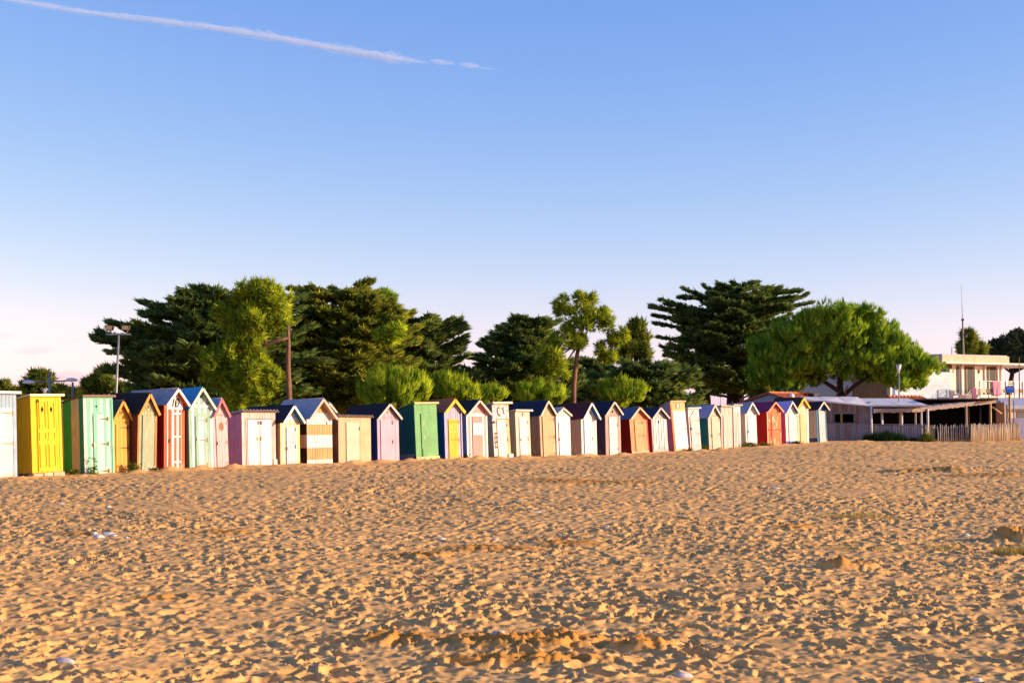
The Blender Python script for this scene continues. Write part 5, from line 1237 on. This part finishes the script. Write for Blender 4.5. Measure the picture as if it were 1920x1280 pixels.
for k, (a, b, s) in enumerate(((178, 1005, .05), (186, 1009, .06), (203, 1005, .08), (212, 1008, .05), (236, 1010, .055))):
    x, y = ground_at(a, b); o = link('stone', stone_mesh(40 + k, s), STONE, None, True); o.location = (x, y, gz(x, y) + s * .3); tag(o, labs[k], 'stone', 'white stones on the sand')
# shell crumbs, too many to count
V, F = [], []
g = np.random.default_rng(8)
for k in range(420):
    yv = 8.2 + 32 * g.random() ** 1.6; xv = yv * g.uniform(-.4, .4); s = g.uniform(.006, .02); z = gz(xv, yv) + s * .4; o = len(V); a = g.uniform(0, 6)
    for (dx, dy, dz) in ((1, 0, 0), (0, .7, .1), (-1, 0, 0), (0, -.7, .1), (0, 0, .55), (0, 0, -.4)):
        V.append((xv + s * (dx * math.cos(a) - dy * math.sin(a)), yv + s * (dx * math.sin(a) + dy * math.cos(a)), z + s * dz))
    for q in ((0, 1, 4), (1, 2, 4), (2, 3, 4), (3, 0, 4), (1, 0, 5), (2, 1, 5), (3, 2, 5), (0, 3, 5)): F.append(tuple(i + o for i in q))
sh = link('shell_crumbs', mesh('shell_crumbs', V, F), STONE); sh['kind'] = 'stuff'; tag(sh, 'tiny white shell fragments scattered over the sand', 'shells')

# grass tufts and weeds
DRY = leaf_mat('dry_grass', (.30, .22, .06), (.40, .33, .09), .3); WEED = leaf_mat('weed_leaf', (.05, .09, .012), (.20, .22, .03), .3); DGRASS = leaf_mat('dark_grass', (.012, .035, .012), (.035, .075, .02), .2)
def tuft(name, label, a, b, rx, ry, hgt, n_, mat, cat, wid=.03, lean=.35, Y=None, group=None):
    if Y is None: x, y = ground_at(a, b)
    else: q = at(a, b, Y); x, y = q.x, Y
    root = thing(name, label, cat, (x, y, gz(x, y)), group=group)
    g = np.random.default_rng(int(a * 3 + b)); r_ = np.sqrt(g.random(n_)); t = g.uniform(0, 2 * math.pi, n_)
    P_ = np.stack([r_ * np.cos(t) * rx, r_ * np.sin(t) * ry, np.zeros(n_)], 1)
    P_[:, 2] = sand_z(P_[:, 0] + x, P_[:, 1] + y)[0] - gz(x, y) - .01
    bl_ = fans('blades', P_, np.tile([0, 0, 1.0], (n_, 1)), hgt * g.uniform(.5, 1.1, n_) * (1.1 - .5 * r_), 5, wid, lean, mat, root, g=g, jit=.1); bl_['kind'] = 'stuff'
    return root
tuft('grass_tuft', 'largest dry yellow grass tuft, right of centre', 1607, 972, .7, .45, .13, 240, DRY, 'grass', group='dry grass tufts')
tuft('grass_tuft', 'sparse dry grass below the largest tuft', 1612, 1030, .7, .3, .10, 130, DRY, 'grass', group='dry grass tufts')
tuft('grass_tuft', 'dry grass tuft between the sparse tuft and the right edge', 1770, 1028, .4, .25, .12, 100, DRY, 'grass', group='dry grass tufts')
tuft('grass_tuft', 'dry grass tuft cut by the right edge', 1908, 1036, .35, .3, .17, 200, DRY, 'grass', group='dry grass tufts')
tuft('grass_tuft', 'wide thin dry grass near the right edge, farther off', 1880, 945, 2.6, 1.0, .07, 160, DRY, 'grass', group='dry grass tufts')
tuft('grass_tuft', 'faint dry grass left of the largest tuft', 1400, 972, .7, .3, .06, 70, DRY, 'grass', group='dry grass tufts')
def hut_pt(i, lx, ly):
    x, y, z, yaw = HUT[i][:4]; c, s = math.cos(R(yaw)), math.sin(R(yaw)); return x + lx * c - ly * s, y + lx * s + ly * c
def weed(label, i, lx, ly, rx, hgt, n_, mat=WEED, wid=.07):
    x, y = hut_pt(i, lx, ly); z = gz(x, y)
    root = thing('weed', label, 'plant', (x, y, z), group='weeds at the huts\' feet')
    g = np.random.default_rng(i * 5 + int(lx * 10)); st = []
    for k in range(5):
        e = Vector((g.normal() * rx * .6, g.normal() * rx * .4, hgt * g.uniform(.5, 1))); st.append(([(0, 0, -.03), e * .5 + Vector((.01, 0, 0)), e], [.006, .005, .002]))
    tubes('stem', st, flat('#5a6a2a'), root, 4)
    P_ = g.normal(size=(n_, 3)) * np.array([rx * .5, rx * .4, 0]); P_[:, 2] = hgt * g.random(n_) ** 1.5 * .95
    D_ = g.normal(size=(n_, 3)) + np.array([0, 0, .5])
    fans('leaves', P_, D_, np.full(n_, .05) * g.uniform(.7, 1.6, n_), 4, .3, .5, mat, root, g=g)
weed('tall thin weed before the mint striped hut', 3, .15, -.15, .1, .5, 60)
weed('low weed at the corner of the mint striped hut', 3, -.3, .1, .14, .16, 70)
weed('bushy weed between the orange and the sage hut', 5, -.2, -.05, .16, .3, 120)
weed('small weed at the pink-striped hut corner', 17, -.12, -.05, .12, .16, 60, DGRASS)
weed('weed before the flower-painted hut', 26, .7, -.2, .14, .16, 70)
weed('weed at the teal side of the cream hut', 28, -.25, .0, .16, .2, 90)
weed('spreading green weed patch before the white slotted hut', 31, -.1, -.35, .4, .18, 220)
weed('low green weeds before the red hut', 32, -.25, -.1, .3, .12, 120)
weed('dark weeds between the blue-based and cream huts', 33, .6, -.1, .25, .14, 120, DGRASS)
weed('weed in the gap right of the sage hut', 5, .55, -.12, .1, .08, 40)
# long grass before the plank fence
tuft('grass_clump', 'clump of long dark green grass before the plank restaurant fence', 1660, 826, 1.15, .3, .62, 620, DGRASS, 'grass', .035, .22, Y=73.6)
tuft('grass_clump', 'small dark plant before the plank fence near the palings', 1712, 826, .3, .2, .3, 140, DGRASS, 'grass', .06, .4, Y=73.6)
tuft('grass_clump', 'yellowish weed climbing the short paling panel', 1737, 826, .3, .2, .62, 160, WEED, 'plant', .06, .4, Y=73.5)

# ------------------------------------------------------------------ vapour trail and small clouds (real volumes far off)
def vol_mat(name, dens, col):
    m = bpy.data.materials.new(name); m.use_nodes = True; nt = m.node_tree; nt.nodes.clear()
    out = nt.nodes.new('ShaderNodeOutputMaterial'); v = nt.nodes.new('ShaderNodeVolumePrincipled')
    v.inputs['Density'].default_value = dens; v.inputs['Color'].default_value = (*col, 1); v.inputs['Anisotropy'].default_value = .0
    nt.links.new(v.outputs[0], out.inputs['Volume']); return m
def lumpy_tube(name, pts, rad, mat, seg=14, seed=1, parent=None):
    V, F = [], []; pts = [Vector(p) for p in pts]
    for i, p in enumerate(pts):
        d = (pts[min(i + 1, len(pts) - 1)] - pts[max(i - 1, 0)]).normalized(); a = d.cross(Vector((0, 0, 1))).normalized(); b = a.cross(d)
        for k in range(seg):
            t = 2 * math.pi * k / seg
            n_ = float(vnoise(np.array([i * .47 + math.cos(t) * .9]), np.array([math.sin(t) * .8 + seed * 7.3]), seed)[0])
            n2_ = float(vnoise(np.array([i * .09]), np.array([seed * 3.3 + .5 * math.cos(t)]), seed + 3)[0])
            V.append(p + (a * math.cos(t) + b * math.sin(t)) * rad[i] * max(.25, 1 + .5 * n_ + .35 * n2_))
    n = len(pts)
    for i in range(n - 1):
        for k in range(seg):
            k2 = (k + 1) % seg; F.append((i * seg + k, i * seg + k2, (i + 1) * seg + k2, (i + 1) * seg + k))
    F.append(tuple(range(seg - 1, -1, -1))); F.append(tuple(range((n - 1) * seg, n * seg)))
    me = mesh(name, V, F); bm = bmesh.new(); bm.from_mesh(me); bmesh.ops.recalc_face_normals(bm, faces=bm.faces); bm.to_mesh(me); bm.free()
    return link(name, me, mat, parent, True)
YC = 3000.0
VT = vol_mat('vapour', .011, (.80, .92, 1.0)); VT2 = vol_mat('vapour_core', .03, (.80, .92, 1.0))
ct = thing('vapour_trail', 'long white vapour trail slanting across the upper left sky', 'vapour trail', at(400, 60, YC))
co_ = ct.location.copy()
N_ = 260; xs_ = np.linspace(-260, 806, N_)
pts = [at(x, 117 - (806 - x) * .1515 + 3 * math.sin(x * .011) + 10 * max(0, (420 - x)) / 700 * .25, YC) - co_ for x in xs_]
rad = [1.1 * (4.0 + 3.2 * np.clip((x + 100) / 800, 0, 1)) / FPX * YC * np.clip((806 - x) / 90 + .2, .2, 1) for x in xs_]
lumpy_tube('trail', pts, [q * 1.25 for q in rad], VT, seed=2, parent=ct)
lumpy_tube('trail_core', [p_ + Vector((0, 0, q * .15)) for p_, q in zip(pts, rad)], [q * .72 for q in rad], VT2, seed=5, parent=ct)
lumpy_tube('trail_core', [p_ + Vector((0, 3, -q * .1)) for p_, q in zip(pts, rad)], [q * .42 for q in rad], VT2, seed=9, parent=ct)
for (cx, cy, L_, r_) in ((829, 117, 24, 4.6), (880, 123, 20, 4.8), (908, 128, 26, 2.2)):
    xs2 = np.linspace(-1, 1, 26)
    lumpy_tube('puff', [at(cx + L_ * s, cy + L_ * s * .12, YC) - co_ for s in xs2], [max(.03, math.sqrt(max(0, 1 - s * s))) * r_ * 1.1 / FPX * YC for s in xs2], VT2, seed=int(cx), parent=ct)
VC = vol_mat('low_cloud', .006, (.86, .82, .93))
YL = 9000.0
for (cx, cy, L_, r_, lab) in ((5, 629, 24, 6, 'small grey-mauve cloud at the left edge'), (66, 657, 44, 8, 'largest grey-mauve cloud low in the left sky'), (135, 640, 26, 4.5, 'thin mauve cloud left of the floodlights'), (125, 625, 14, 3, 'tiny mauve wisp above the thin cloud'), (135, 708, 42, 16, 'pinkish cloud bank behind the twin-armed lamp')):
    xs2 = np.linspace(-1, 1, 40)
    o = lumpy_tube('cloud', [at(cx + L_ * s, cy - 1.5 * s, YL) - at(cx, cy, YL) for s in xs2], [max(.02, (1 - s * s) ** .7) * r_ / FPX * YL for s in xs2], VC, seed=int(cx) % 97, seg=16)
    o.location = at(cx, cy, YL); tag(o, lab, 'cloud', 'small low clouds')
